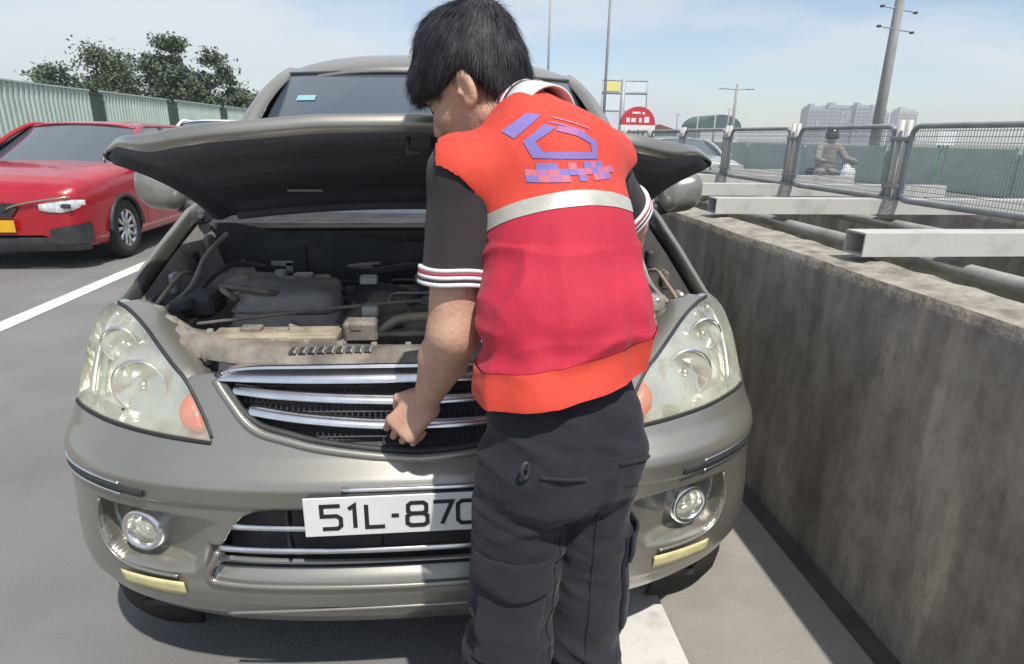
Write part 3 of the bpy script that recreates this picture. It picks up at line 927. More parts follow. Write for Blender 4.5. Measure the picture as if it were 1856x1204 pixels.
# seats behind the glass are hidden by its opaque colour; a dashboard closes the cabin
m = MB(); m.box((0, 1.62, 1.02), (1.5, .45, .12), bev=.03); m.build('dashboard', M_bayblack, CAR)

# ---- door mirrors
for s in (-1, 1):
    c = np.array([s * 1.005, 1.30, 1.155])
    P = []
    for i, th in enumerate(np.linspace(0, np.pi / 2, 12)):
        row = []
        for ph in np.linspace(0, 2 * np.pi, 33):
            cx_, cz_ = math.cos(ph), math.sin(ph)
            px = .088 * np.sign(cx_) * abs(cx_) ** .75; pz = .080 * np.sign(cz_) * abs(cz_) ** .75
            row.append(c + np.array([s * (px * math.sin(th) ** .6), .03 - .085 * math.cos(th), pz * math.sin(th) ** .6 + .012 * (px / .088)]))
        P.append(row)
    P.append([p + np.array([0, .05, 0]) for p in P[-1]])
    mir_ = mk('door_mirror', *grid_geo(np.array(P) if s < 0 else np.array(P)[:, ::-1]), M_silver, CAR)
    m = MB(); m.lathe([(.078, 0), (.0001, .001)], c + [0, .078, 0], (0, 1, 0), 24); m.build('mirror_glass', M_chrome, mir_)
    m = MB(); m.tube([c + [-s * .05, .03, -.055], c + [-s * .10, .05, -.075], c + [-s * .16, .08, -.07]], [.032, .03, .034], 10); m.build('mirror_arm', M_black, mir_, smooth=True)

# ---- bonnet
HNG = np.array([1.085, 1.105]); OPEN = math.radians(32.3)
def hood_pt(x, v):
    ax = abs(x)
    yf = np.interp(ax, [0, .2, .40, .47, .53, .58, .612, .664, .723, .766, .80], [.158, .160, .168, .180, .205, .235, .262, .325, .405, .46, .53])
    zf = np.interp(ax, [0, .2, .40, .47, .53, .58, .612, .664, .723, .766, .80], [.872, .867, .849, .845, .848, .860, .876, .905, .932, .944, .946])
    yr = .985 + .115 * (ax / .8) ** 2
    zr = 1.105 - .02 * (ax / .8) ** 2
    y = yr + (yf - yr) * v
    z = zr + (zf - zr) * v ** 1.15 + .030 * math.sin(min(v, 1) * math.pi) * (1 - .5 * (ax / .8) ** 2)
    return np.array([x, y, z])
def rot(P):
    P = np.array(P, float)
    dy, dz = P[..., 1] - HNG[0], P[..., 2] - HNG[1]
    c, s_ = math.cos(OPEN), math.sin(OPEN)
    # front of the bonnet (negative dy) swings up
    return np.stack([P[..., 0], HNG[0] + dy * c + dz * s_, HNG[1] - dy * s_ + dz * c], -1)
xs = np.r_[np.linspace(-.728, .728, 61)]
S = []
for v in np.linspace(0, 1, 30):
    S.append([hood_pt(x, v) for x in xs])
last = np.array(S[-1])
n2 = np.array([(x / .8 * .25, -1, 0) for x in xs]); n2 /= np.linalg.norm(n2, axis=1)[:, None]
for dn, dz in ((.003, -.003), (.0045, -.009), (.0045, -.018), (.003, -.027), (-.002, -.030), (-.02, -.031)):
    S.append(last + (n2 * dn + np.array([0, 0, dz])) * np.clip((.80 - np.abs(xs)) / .25, .12, 1)[:, None])
S = np.array(S)
# side lips
Lc = S[:, :1] + np.array([-.006, 0, -.012]); Rc = S[:, -1:] + np.array([.006, 0, -.012])
Lc2 = S[:, :1] + np.array([-.002, 0, -.028]); Rc2 = S[:, -1:] + np.array([.002, 0, -.028])
S = np.concatenate([Lc2, Lc, S, Rc, Rc2], 1)
hood = mk('bonnet', *grid_geo(rot(S)[::-1]), M_silver, CAR, label='raised silver bonnet with dark underside')
U = []
for v in np.linspace(0.005, .994, 34):
    row = []
    for x in np.linspace(-.744, .744, 61):
        p = hood_pt(x, v)
        dep = .030 + .012 * (math.sin(v * 16) > .2) * (abs(x) < .62) + .012 * (abs(x) > .68)
        edge = min(1, min((.755 - abs(x)) / .05, v / .06 + .2, (1 - v) / .04 + .25))
        row.append(p - np.array([0, 0, dep * edge + .006]))
    U.append(row)
U = np.array(U)
mk('bonnet_liner', *grid_geo(rot(U)), M_liner, hood)
# rib edges of the inner frame, latch striker, rubber buffers
for pts, rr in (([(-.62, .10), (0, .07), (.62, .10)], .016),):
    C = spl(pts, 20); m = MB(); m.tube([rot(hood_pt(a, b) - np.array([0, 0, .052])) for a, b in C], rr, 6); m.build('liner_rib', M_liner, hood, smooth=True)
m = MB(); m.box(rot(hood_pt(-.36, .30) - np.array([0, 0, .052])), (.10, .012, .006)); m.build('liner_label', M_dustplastic, hood)
m = MB(); m.tube([rot(hood_pt(-.02, .955) - np.array([0, 0, .04])), rot(hood_pt(-.02, .965) - np.array([0, 0, .085])), rot(hood_pt(.03, .965) - np.array([0, 0, .085])), rot(hood_pt(.03, .955) - np.array([0, 0, .04]))], .006, 6); m.build('latch_striker', M_darksteel, hood, smooth=True)
for s in (-1, 1):
    m = MB(); m.box((s * .775, 1.075, 1.085), (.03, .09, .05), bev=.008); m.tube([(s * .775, 1.06, 1.08), tuple(rot(hood_pt(s * .765, .12)) - np.array([0, 0, .03]))], .010, 6)
    m.build('bonnet_hinge', M_bayblack, CAR)
# prop rod holding the bonnet
m = MB(); m.tube([(-.60, .36, .88), tuple(rot(hood_pt(-.50, .62)) - np.array([0, 0, .05]))], .0045, 8)

# ---- engine bay
for s in (-1, 1):
    P = []
    for y in np.linspace(.42, 1.12, 20):
        xe = np.interp(y, [.42, .507, .8, 1.067, 1.36], [.80, .795, .80, .805, .80]) - .045; ze = np.interp(y, [.42, .507, .8, 1.067, 1.36], [.905, .918, 1.01, 1.08, 1.14])
        P.append([(s * (xe + .025), y, ze - .012), (s * (xe + .012), y, ze - .05), (s * (xe - .005), y, ze - .09), (s * (xe - .03), y, ze - .18), (s * (xe - .10), y, ze - .24), (s * (xe - .14), y, .45)])
    P = np.array(P); mk('inner_wing', *grid_geo(P if s < 0 else P[::-1]), M_dustplastic, CAR)
    # strut tower
    m = MB(); m.lathe([(.115, -.2), (.11, .0), (.095, .022), (.04, .03), (.035, .045), (.0001, .045)], (s * .60, .86, .90), (0, .1, 1), 28); m.build('strut_tower', M_dustplastic, CAR, smooth=True)
m = MB(); m.box((0, 1.10, .78), (1.5, .03, .56)); m.build('firewall', M_bayblack, CAR)
m = MB(); m.box((-.505, 1.078, .905), (.12, .008, .06), bev=.002); m.box((-.45, 1.076, .93), (.006, .012, .10)); lab_ = m.build('firewall_panel', M_bayblack, CAR)
m = MB(); m.box((-.53, 1.070, .918), (.075, .002, .018)); m.box((-.505, 1.070, .902), (.022, .002, .034)); m.box((-.53, 1.070, .886), (.05, .002, .006)); m.build('firewall_sticker', M_galv, lab_)
# cowl: stepped black trim under the windscreen
P = []
for (y, z) in ((1.085, .99), (1.075, 1.03), (1.08, 1.045), (1.12, 1.052), (1.125, 1.066), (1.20, 1.075), (1.26, 1.085)):
    P.append([(x, y + .05 * (x / .8) ** 2, z - .012 * (x / .8) ** 2) for x in np.linspace(-.80, .80, 40)])
mk('cowl_trim', *grid_geo(np.array(P)), M_black, CAR)
m = MB(); m.tube([(x, 1.068 + .05 * (x / .8) ** 2, 1.045 - .012 * (x / .8) ** 2) for x in np.linspace(-.78, .78, 40)], .010, 8); m.build('cowl_seal', M_rubber, CAR, smooth=True)
for x0, x1 in ((-.62, -.08), (.02, .60)):
    pts = [on_screen(x0 / .76, .02, -.02), on_screen(x0 / .76 + .25, .10, -.03), on_screen(x1 / .76, .13, -.028)]
    m = MB(); m.tube(spl(pts, 16), .007, 6)
    bl = [(p[0], p[1] - .006, p[2] - .010) for p in spl(pts, 16)[3:]]
    m.tube(bl, .005, 6); m.build('wiper', M_black, CAR, smooth=True)
# radiator support (top cross panel with slots)
P = []
for (dy, z) in ((-.03, .845), (-.022, .872), (.0, .882), (.055, .884), (.062, .872), (.064, .80)):
    P.append([(x, .195 + dy + .12 * (abs(x) / .6) ** 2.5, z + .02 * (abs(x) / .6) ** 2) for x in np.linspace(-.60, .60, 60)])
sup = mk('radiator_support', *grid_geo(np.array(P)), M_dusty, CAR)
for k in range(9):
    xx = -.30 + k * .021
    m = MB(); m.box((xx, .212, .887), (.0115, .034, .006), bev=.002); m.build('support_slot', M_bayblack, sup)
    m = MB(); m.box((xx + .009, .207, .889), (.0045, .030, .008), bev=.002); m.build('support_fin', M_galv, sup)
m = MB(); m.box((-.36, .32, .888), (.30, .07, .03), bev=.008); m.box((-.42, .285, .879), (.20, .03, .022), bev=.005); m.box((-.27, .29, .884), (.12, .026, .03), bev=.005)
m.build('bonnet_lock_plate', M_beige, CAR)
m = MB(); m.box((-.42, .325, .907), (.05, .03, .012), bev=.003); m.build('lock_fitting', M_dusty, CAR)
m = MB(); m.box((-.345, .318, .905), (.03, .02, .01), bev=.003); m.build('lock_fitting', M_dusty, CAR)
for s in (-1, 1):
    P = spl([(s * .70, .44, .925), (s * .62, .36, .90), (s * .545, .29, .872), (s * .49, .25, .865)], 24)
    m = MB(); m.tube(P, [.016 + .012 * math.sin(i * .6) ** 2 for i in range(24)], 8); m.build('lamp_bracket', M_dusty, CAR, smooth=True)
    m = MB(); m.tube(spl([(s * .71, .46, .90), (s * .64, .40, .90), (s * .565, .335, .885), (s * .50, .29, .875)], 20), .020, 8); m.build('wing_stay', M_beige if s > 0 else M_dusty, CAR, smooth=True)
# air cleaner box, left
def tapered(name, c, s0, s1, h, m_, rz=0.0, nr=10, rc=.3, parent=CAR, tilt=0.0):
    P = []
    ph = np.linspace(0, 2 * np.pi, 49)
    for k, (w, zz) in enumerate(((1.0, 0), (1.0, .0), (None, .82), (None, .95), (None, 1.0), (0, 1.0))):
        if w is None:
            t = zz; sx = s0[0] + (s1[0] - s0[0]) * t; sy = s0[1] + (s1[1] - s0[1]) * t
            if zz > .9: f = {.95: .985, 1.0: .94}[zz]; sx *= f; sy *= f
        elif w == 0: sx = sy = .001
        else: sx, sy = s0
        row = []
        for a in ph:
            ca, sa = math.cos(a), math.sin(a)
            x = sx / 2 * np.sign(ca) * abs(ca) ** rc; y = sy / 2 * np.sign(sa) * abs(sa) ** rc
            z = h * zz - tilt * y
            row.append((c[0] + x * math.cos(rz) - y * math.sin(rz), c[1] + x * math.sin(rz) + y * math.cos(rz), c[2] + z))
        P.append(row)
    return mk(name, *grid_geo(np.array(P)[::-1] if False else np.array(P)), m_, parent)
ab = tapered('air_box', (-.40, .66, .70), (.40, .34), (.26, .22), .235, M_dustplastic, rz=.05)
for zz_, ww, dd in ((.835, .318, .27), (.885, .288, .245)):
    ph = np.linspace(0, 2 * np.pi, 49)
    mk('air_box_rib', *tube_geo([(-.40 + ww / 2 * np.sign(math.cos(a)) * abs(math.cos(a)) ** .3, .66 + dd / 2 * np.sign(math.sin(a)) * abs(math.sin(a)) ** .3, zz_) for a in ph], .006, 6), M_dusty, ab)
m = MB(); m.tube(spl([(-.26, .70, .87), (-.16, .74, .885), (-.08, .70, .875), (-.04, .62, .85)], 24), [.034 + .004 * (i % 2) for i in range(24)], 14); m.build('intake_hose', M_bayblack, CAR, smooth=True)
m = MB(); m.box((-.255, .50, .80), (.06, .04, .05), bev=.006); m.box((-.255, .495, .835), (.07, .05, .012), bev=.003); m.build('fuse_box', M_dustplastic, CAR)
# engine block + cover with arch bracket
m = MB(); m.box((.02, .72, .68), (.52, .52, .28), bev=.03); m.build('engine_block', M_dusty, CAR)
P = []
for (y, z) in ((.42, .80), (.44, .865), (.50, .895), (.66, .905), (.80, .90), (.84, .86)):
    P.append([(x, y, z - .05 * max(0, abs(x - .0) - .16) / .1 * (1 if abs(x) > .16 else 0)) for x in np.linspace(-.26, .26, 30)])
mk('engine_cover', *grid_geo(np.array(P)), M_dusty, CAR)
m = MB()
arch = spl([(-.14, .375, .868), (-.10, .37, .893), (-.06, .368, .915), (.03, .366, .92), (.10, .366, .915), (.14, .37, .89), (.16, .375, .87)], 40)
m.tube(arch, .011, 8); m.box((.01, .376, .872), (.34, .03, .012), bev=.003); m.box((.012, .37, .893), (.010, .014, .045)); m.build('lifting_bracket', M_beige, CAR, smooth=False)
m = MB(); m.box((-.165, .37, .885), (.085, .055, .055), bev=.008); m.box((-.175, .345, .90), (.03, .01, .02), bev=.003); m.build('reservoir', M_dusty, CAR)
m = MB(); m.tube(spl([(-.565, .375, .905), (-.40, .42, .912), (-.20, .45, .925), (0, .47, .935), (.16, .48, .93), (.24, .55, .91)], 40), (.0048), 8); m.build('prop_rod', M_dusty, CAR, smooth=True)
for pts, r_ in (([(.10, .60, .91), (.16, .72, .93), (.05, .86, .94), (-.10, .95, .93)], .014), ([(-.05, .55, .90), (.0, .68, .925), (.12, .80, .93), (.30, .90, .92)], .010),
                ([(-.20, .90, .92), (-.05, .92, .935), (.25, .95, .93), (.50, .98, .95)], .013), ([(.22, .50, .86), (.34, .52, .90), (.42, .62, .90), (.45, .78, .88)], .017), ([(-.55, .95, .93), (-.62, .84, .96), (-.66, .70, .93), (-.64, .58, .90)], .009)):
    m = MB(); m.tube(spl(pts, 30), r_, 8); m.build('engine_hose', M_bayblack, CAR, smooth=True)
# battery and boxes at the right
m = MB(); m.box((.56, .50, .83), (.20, .19, .16), bev=.008); bat = m.build('battery', M_dustplastic, CAR)
m = MB(); m.box((.56, .50, .915), (.205, .195, .018), bev=.005); m.build('battery_lid', M_dusty, bat)
for dx in (-.07, .07):
    m = MB(); m.lathe([(.011, 0), (.010, .018), (.0001, .019)], (.56 + dx, .46, .922), (0, 0, 1), 12); m.box((.56 + dx, .475, .932), (.03, .05, .012), bev=.004); m.build('battery_terminal', M_galv if dx > 0 else M_bayblack, bat)
m = MB(); m.box((.60, .72, .90), (.16, .15, .09), bev=.012); m.build('relay_box', M_dustplastic, CAR)
m = MB(); m.lathe([(.05, -.10), (.052, .0), (.045, .02), (.026, .024), (.026, .045), (.0001, .046)], (.60, .92, .955), (0, 0, 1), 24); m.build('brake_reservoir', M_beige, CAR, smooth=True)
m = MB(); m.box((.50, .36, .875), (.09, .09, .05), bev=.012); m.build('washer_neck', M_beige, CAR)
m = MB(); m.box((0, .28, .62), (1.05, .05, .48)); m.build('radiator', M_bayblack, CAR)
m = MB(); m.box((0, .75, .42), (1.3, .75, .05)); m.build('undertray', M_bayblack, CAR)

# small clutter of the bay: pipes, clips, connectors, bolts
rb = random.Random(5)
for k in range(16):
    x0, y0 = rb.uniform(-.55, .25), rb.uniform(.42, .98)
    p = [(x0, y0, rb.uniform(.86, .93))]
    for j in range(3): p.append((p[-1][0] + rb.uniform(-.10, .14), min(1.04, max(.40, p[-1][1] + rb.uniform(-.10, .10))), min(.955, max(.84, p[-1][2] + rb.uniform(-.03, .03)))))
    m = MB(); m.tube(spl(p, 22), rb.choice((.004, .006, .009)), 7); m.build('bay_cable', rb.choice((M_bayblack, M_dusty, M_dustplastic)), CAR, smooth=True)
for k in range(22):
    x0, y0 = rb.uniform(-.60, .62), rb.uniform(.36, 1.0)
    m = MB(); m.box((x0, y0, rb.uniform(.885, .935)), (rb.uniform(.02, .06), rb.uniform(.02, .05), rb.uniform(.012, .03)), bev=.004); m.build('bay_connector', rb.choice((M_bayblack, M_dusty, M_dustplastic, M_beige, M_galv)), CAR)
for k in range(14):
    xx = -.52 + k * .08
    m = MB(); m.lathe([(.008, 0), (.008, .006), (.0001, .007)], (xx, .248 + .12 * (abs(xx) / .6) ** 2.5, .883 + .02 * (abs(xx) / .6) ** 2), (0, 0, 1), 6); m.build('support_bolt', M_galv, CAR)

# looms, brackets and washers along the inner wings
for s in (-1, 1):
    for k, (pts, r_, m_) in enumerate((([(.70, .50, .90), (.685, .66, .93), (.70, .84, .985), (.69, 1.02, 1.03)], .008, M_dustplastic), ([(.66, .46, .85), (.64, .60, .87), (.655, .78, .90), (.62, .95, .95)], .008, M_dusty),
                                    ([(.73, .48, .895), (.715, .60, .945), (.72, .72, .96), (.70, .80, .93)], .006, M_beige))):
        m = MB(); m.tube(spl([(s * x, y, z) for x, y, z in pts], 26), r_, 8); m.build('wing_loom', m_, CAR, smooth=True)
    for y, z in ((.56, .93), (.70, .965), (.86, 1.0), (1.0, 1.03)):
        m = MB(); m.box((s * .742, y, z - .03), (.02, .05, .06), bev=.006); m.build('wing_bracket', rb.choice((M_dusty, M_galv, M_bayblack)), CAR)
    m = MB(); m.box((s * .63, .60, .90), (.09, .12, .06), bev=.012); m.build('relay_cover', M_bayblack, CAR)
    m = MB(); m.lathe([(.03, 0), (.03, .02), (.018, .024), (.0001, .025)], (s * .66, .53, .905), (0, 0, 1), 18); m.build('filler_cap', M_bayblack if s < 0 else M_dusty, CAR, smooth=True)

# black plastic deflectors in front of the wheels, under the bumper corners
for s in (-1, 1):
    P = []
    for t in np.linspace(0, 1, 12):
        x = .66 + .235 * t; y = .335 + .075 * t ** 2.2
        P.append([(s * (x - .01), y + .012, .025 + .03 * t ** 3), (s * x, y + .004, .12), (s * x, y, .22), (s * (x - .005), y + .01, .31)])
    P = np.array(P)
    solid(mk('wheel_deflector', *grid_geo(P if s < 0 else P[::-1]), M_rubber, CAR), .012, 0)
# ================================================================== the man at the car
class SDF:
    def __init__(s, lo, hi, h):
        s.lo = np.array(lo, float); s.h = h
        s.n = np.ceil((np.array(hi) - s.lo) / h).astype(int) + 1
        s.F = np.full(s.n, 0.2, np.float32)
    def _box(s, lo, hi):
        a = np.clip(np.floor((np.array(lo) - s.lo) / s.h).astype(int), 0, s.n); b = np.clip(np.ceil((np.array(hi) - s.lo) / s.h).astype(int) + 1, 0, s.n)
        sl = tuple(slice(i, j) for i, j in zip(a, b))
        g = [np.float32(s.lo[k] + s.h * np.arange(a[k], b[k])) for k in range(3)]
        return sl, g
    def apply(s, fn, lo, hi, op='u', k=.01, pad=None):
        pad = pad if pad is not None else k + 4 * s.h
        lo = np.array(lo) - pad; hi = np.array(hi) + pad
        sl, g = s._box(lo, hi)
        if 0 in s.F[sl].shape: return s
        X, Y, Z = g[0][:, None, None], g[1][None, :, None], g[2][None, None, :]
        d = fn(X, Y, Z)
        A = s.F[sl]
        if op == 'u':
            if k > 0:
                hh = np.clip(.5 + .5 * (A - d) / k, 0, 1); s.F[sl] = A + (d - A) * hh - k * hh * (1 - hh)
            else: s.F[sl] = np.minimum(A, d)
        elif op == 's':
            e = -d
            if k > 0:
                hh = np.clip(.5 + .5 * (e - A) / k, 0, 1); s.F[sl] = A + (e - A) * hh + k * hh * (1 - hh)
            else: s.F[sl] = np.maximum(A, e)
        elif op == 'i':
            s.F[sl] = np.maximum(A, d)
        return s
    def cone(s, a, b, ra, rb, op='u', k=.012):
        a = np.array(a, float); b = np.array(b, float); ab = b - a; L = ab @ ab; r = max(ra, rb)
        def fn(X, Y, Z):
            t = np.clip(((X - a[0]) * ab[0] + (Y - a[1]) * ab[1] + (Z - a[2]) * ab[2]) / L, 0, 1)
            return np.sqrt((X - a[0] - t * ab[0]) ** 2 + (Y - a[1] - t * ab[1]) ** 2 + (Z - a[2] - t * ab[2]) ** 2) - (ra + (rb - ra) * t)
        return s.apply(fn, np.minimum(a, b) - r, np.maximum(a, b) + r, op, k)
    def ell(s, c, r, R_=None, op='u', k=.012):
        c = np.array(c, float); r = np.array(r, float); R_ = np.eye(3) if R_ is None else np.array(R_, float)   # rows = local axes
        def fn(X, Y, Z):
            x, y, z = X - c[0], Y - c[1], Z - c[2]
            q = [(x * R_[i][0] + y * R_[i][1] + z * R_[i][2]) for i in range(3)]
            k0 = np.sqrt(sum((q[i] / r[i]) ** 2 for i in range(3))); k1 = np.sqrt(sum((q[i] / r[i] ** 2) ** 2 for i in range(3))) + 1e-6
            return k0 * (k0 - 1) / k1
        return s.apply(fn, c - r.max(), c + r.max(), op, k)
    def rbox(s, c, hs, rad, R_=None, op='u', k=.008):
        c = np.array(c, float); hs = np.array(hs, float); R_ = np.eye(3) if R_ is None else np.array(R_, float)
        def fn(X, Y, Z):
            x, y, z = X - c[0], Y - c[1], Z - c[2]
            q = [np.abs(x * R_[i][0] + y * R_[i][1] + z * R_[i][2]) - hs[i] + rad for i in range(3)]
            return np.sqrt(sum(np.maximum(v, 0) ** 2 for v in q)) + np.minimum(np.maximum(np.maximum(q[0], q[1]), q[2]), 0) - rad
        e = np.linalg.norm(hs)
        return s.apply(fn, c - e, c + e, op, k)
    def loft(s, secs, lv, op='u', k=.02):
        """secs: [(centre, a, b)], a along lv, b along the third axis"""
        lv = np.array(lv, float)
        for (c0, a0, b0), (c1, a1, b1) in zip(secs[:-1], secs[1:]):
            c0 = np.array(c0, float); c1 = np.array(c1, float); ax = c1 - c0; L = np.linalg.norm(ax); axn = ax / L
            u = lv - axn * (lv @ axn); u /= np.linalg.norm(u); v = np.cross(axn, u)
            def fn(X, Y, Z):
                x, y, z = X - c0[0], Y - c0[1], Z - c0[2]
                tt = (x * axn[0] + y * axn[1] + z * axn[2]); t = np.clip(tt / L, 0, 1)
                qw = tt - t * L
                qu = x * u[0] + y * u[1] + z * u[2]; qv = x * v[0] + y * v[1] + z * v[2]
                a = a0 + (a1 - a0) * t; b = b0 + (b1 - b0) * t; w = np.minimum(a, b)
                k0 = np.sqrt((qu / a) ** 2 + (qv / b) ** 2 + (qw / w) ** 2); k1 = np.sqrt((qu / a ** 2) ** 2 + (qv / b ** 2) ** 2 + (qw / w ** 2) ** 2) + 1e-5
                return k0 * (k0 - 1) / k1
            r = max(a0, a1, b0, b1)
            s.apply(fn, np.minimum(c0, c1) - r, np.maximum(c0, c1) + r, op, k)
        return s
    def plane(s, p, n, op='i'):
        """keep the side opposite to n"""
        p = np.array(p, float); n = np.array(n, float); n /= np.linalg.norm(n)
        hi = s.lo + s.h * s.n
        return s.apply(lambda X, Y, Z: (X - p[0]) * n[0] + (Y - p[1]) * n[1] + (Z - p[2]) * n[2] + 0 * X * Y * Z, s.lo, hi, op, 0)
    def mesh(s):
        F = s.F; nx, ny, nz = F.shape
        ins = F < 0
        cs = np.zeros((nx - 1, ny - 1, nz - 1), np.uint8)
        for dx in (0, 1):
            for dy in (0, 1):
                for dz in (0, 1):
                    cs += ins[dx:nx - 1 + dx, dy:ny - 1 + dy, dz:nz - 1 + dz]
        act = (cs > 0) & (cs < 8)
        I = np.argwhere(act); N = len(I)
        idx = np.full(act.shape, -1, np.int32); idx[act] = np.arange(N)
        acc = np.zeros((N, 3)); cnt = np.zeros(N)
        cor = [(i, j, k) for i in (0, 1) for j in (0, 1) for k in (0, 1)]
        val = {c: F[I[:, 0] + c[0], I[:, 1] + c[1], I[:, 2] + c[2]].astype(float) for c in cor}
        for c in cor:
            for ax in range(3):
                if c[ax] == 0:
                    d = list(c); d[ax] = 1; d = tuple(d)
                    v0, v1 = val[c], val[d]; m = (v0 < 0) != (v1 < 0)
                    t = np.where(m, v0 / np.where(m, v0 - v1, 1), 0)
                    p = np.array(c, float)[None] + t[:, None] * (np.array(d) - np.array(c))[None]
                    acc[m] += p[m]; cnt[m] += 1
        V = s.lo + s.h * (I + acc / cnt[:, None])
        Q = []
        for ax in range(3):
            o1, o2 = [(1, 2), (2, 0), (0, 1)][ax]
            a = [slice(0, n_) for n_ in F.shape]; b = list(a)
            a[ax] = slice(0, F.shape[ax] - 1); b[ax] = slice(1, F.shape[ax])
            e = np.argwhere(ins[tuple(a)] != ins[tuple(b)])
            ok = (e[:, o1] > 0) & (e[:, o2] > 0) & (e[:, o1] < F.shape[o1] - 1) & (e[:, o2] < F.shape[o2] - 1)
            e = e[ok]
            flip = ins[e[:, 0], e[:, 1], e[:, 2]]
            def cell(d1, d2):
                q = e.copy(); q[:, o1] += d1; q[:, o2] += d2
                return idx[q[:, 0], q[:, 1], q[:, 2]]
            q = np.stack([cell(-1, -1), cell(0, -1), cell(0, 0), cell(-1, 0)], -1)
            q[~flip] = q[~flip][:, ::-1]
            Q.append(q)
        return V, np.vstack(Q)


def vnormals(V, Fc):
    n = np.cross(V[Fc[:, 2]] - V[Fc[:, 0]], V[Fc[:, 3]] - V[Fc[:, 1]])
    N = np.zeros_like(V)
    for k in range(4): np.add.at(N, Fc[:, k], n)
    return N / (np.linalg.norm(N, axis=1)[:, None] + 1e-12)


def relax(V, Fc, it=2, w=.5):
    E = np.vstack([Fc[:, [0, 1]], Fc[:, [1, 2]], Fc[:, [2, 3]], Fc[:, [3, 0]]])
    for _ in range(it):
        A = np.zeros_like(V); c = np.zeros(len(V))
        np.add.at(A, E[:, 0], V[E[:, 1]]); np.add.at(A, E[:, 1], V[E[:, 0]]); np.add.at(c, E[:, 0], 1); np.add.at(c, E[:, 1], 1)
        V = V + w * (A / c[:, None] - V)
    return V


M_skin = mat('skin', (0.52, 0.32, 0.225), 0.5, col2=(0.42, 0.215, 0.15), vscale=22, vpos=(.35, .75), bump=0.22, bscale=110)
MATS['skin'].node_tree.nodes['Principled BSDF'].inputs['Subsurface Weight'].default_value = 0.12
MATS['skin'].node_tree.nodes['Principled BSDF'].inputs['Subsurface Radius'].default_value = (.012, .005, .003)
M_hair = mat('black_hair', (0.022, 0.021, 0.026), 0.6, spec=.35, col2=(0.034, 0.032, 0.037), vscale=30)
M_polo = mat('polo_cloth', (0.030, 0.023, 0.028), 0.9, var=.25, vscale=9, bump=.15, bscale=500, sheen=.06)
M_trouser = mat('trouser_cloth', (0.0115, 0.011, 0.018), 0.9, col2=(0.016, 0.015, 0.022), vscale=5, bump=.45, bscale=30, stretch=(.8, 1, 1.2), sheen=.06)
M_orange = mat('vest_orange', (0.60, 0.052, 0.026), 0.78, col2=(0.54, 0.042, 0.024), vscale=6, bump=.55, bscale=17, stretch=(1, 1, .5), sheen=.05)
M_crimson = mat('vest_crimson', (0.47, 0.014, 0.042), 0.8, col2=(0.42, 0.012, 0.038), vscale=6, bump=.6, bscale=17, stretch=(1, 1, .45), sheen=.05)
M_reflect = mat('reflective_tape', (0.50, 0.485, 0.43), 0.42, metal=.2, var=.15, vscale=20, bump=.1, bscale=300)
M_logo = mat('logo_blue', (0.19, 0.15, 0.42), 0.7, var=.12, vscale=12)
M_logo2 = mat('logo_violet', (0.36, 0.13, 0.30), 0.7)
M_logo3 = mat('logo_mauve', (0.50, 0.13, 0.17), 0.7)
M_knit = mat('white_knit', (0.70, 0.66, 0.66), 0.85, bump=.2, bscale=400)
M_knitred = mat('red_knit', (0.42, 0.05, 0.08), 0.85, bump=.2, bscale=400)

nrm = lambda v: np.array(v, float) / np.linalg.norm(v)
FB = nrm((-.38, .925, 0)); LB = nrm((-.925, -.38, 0))          # where he faces, his left
PEL = np.array((.246, -.225, .90)); WST = np.array((.250, -.185, 1.04)); CHS = np.array((.250, -.105, 1.19)); UPR = np.array((.238, -.035, 1.31)); NCK = np.array((.205, .012, 1.392))
SHL = np.array((.090, -.085, 1.298)); ELL = np.array((.066, -.135, 1.035)); WRL = np.array((.012, -.022, .862))
SHR = np.array((.342, .042, 1.310)); ELR = np.array((.440, .145, 1.185)); WRR = np.array((.485, .330, 1.06))
HIPL = np.array((.184, -.250, .86)); HIPR = np.array((.306, -.205, .86)); KNL = np.array((.152, -.262, .47)); KNR = np.array((.296, -.228, .47))
ANL = np.array((.150, -.285, .09)); ANR = np.array((.300, -.245, .09))
HS = 1.015
pc, ps = math.cos(math.radians(29)), math.sin(math.radians(29))
HF = np.array((-.89 * pc, .456 * pc, -ps)); HU = np.array((-.89 * ps, .456 * ps, pc)); HL = np.cross(HU, HF)
HC = np.array((.117, .066, 1.446))
hp = lambda f, u, l: HC + HS * (HF * f + HU * u + HL * l)
RH = np.array([HF, HU, HL]) / HS

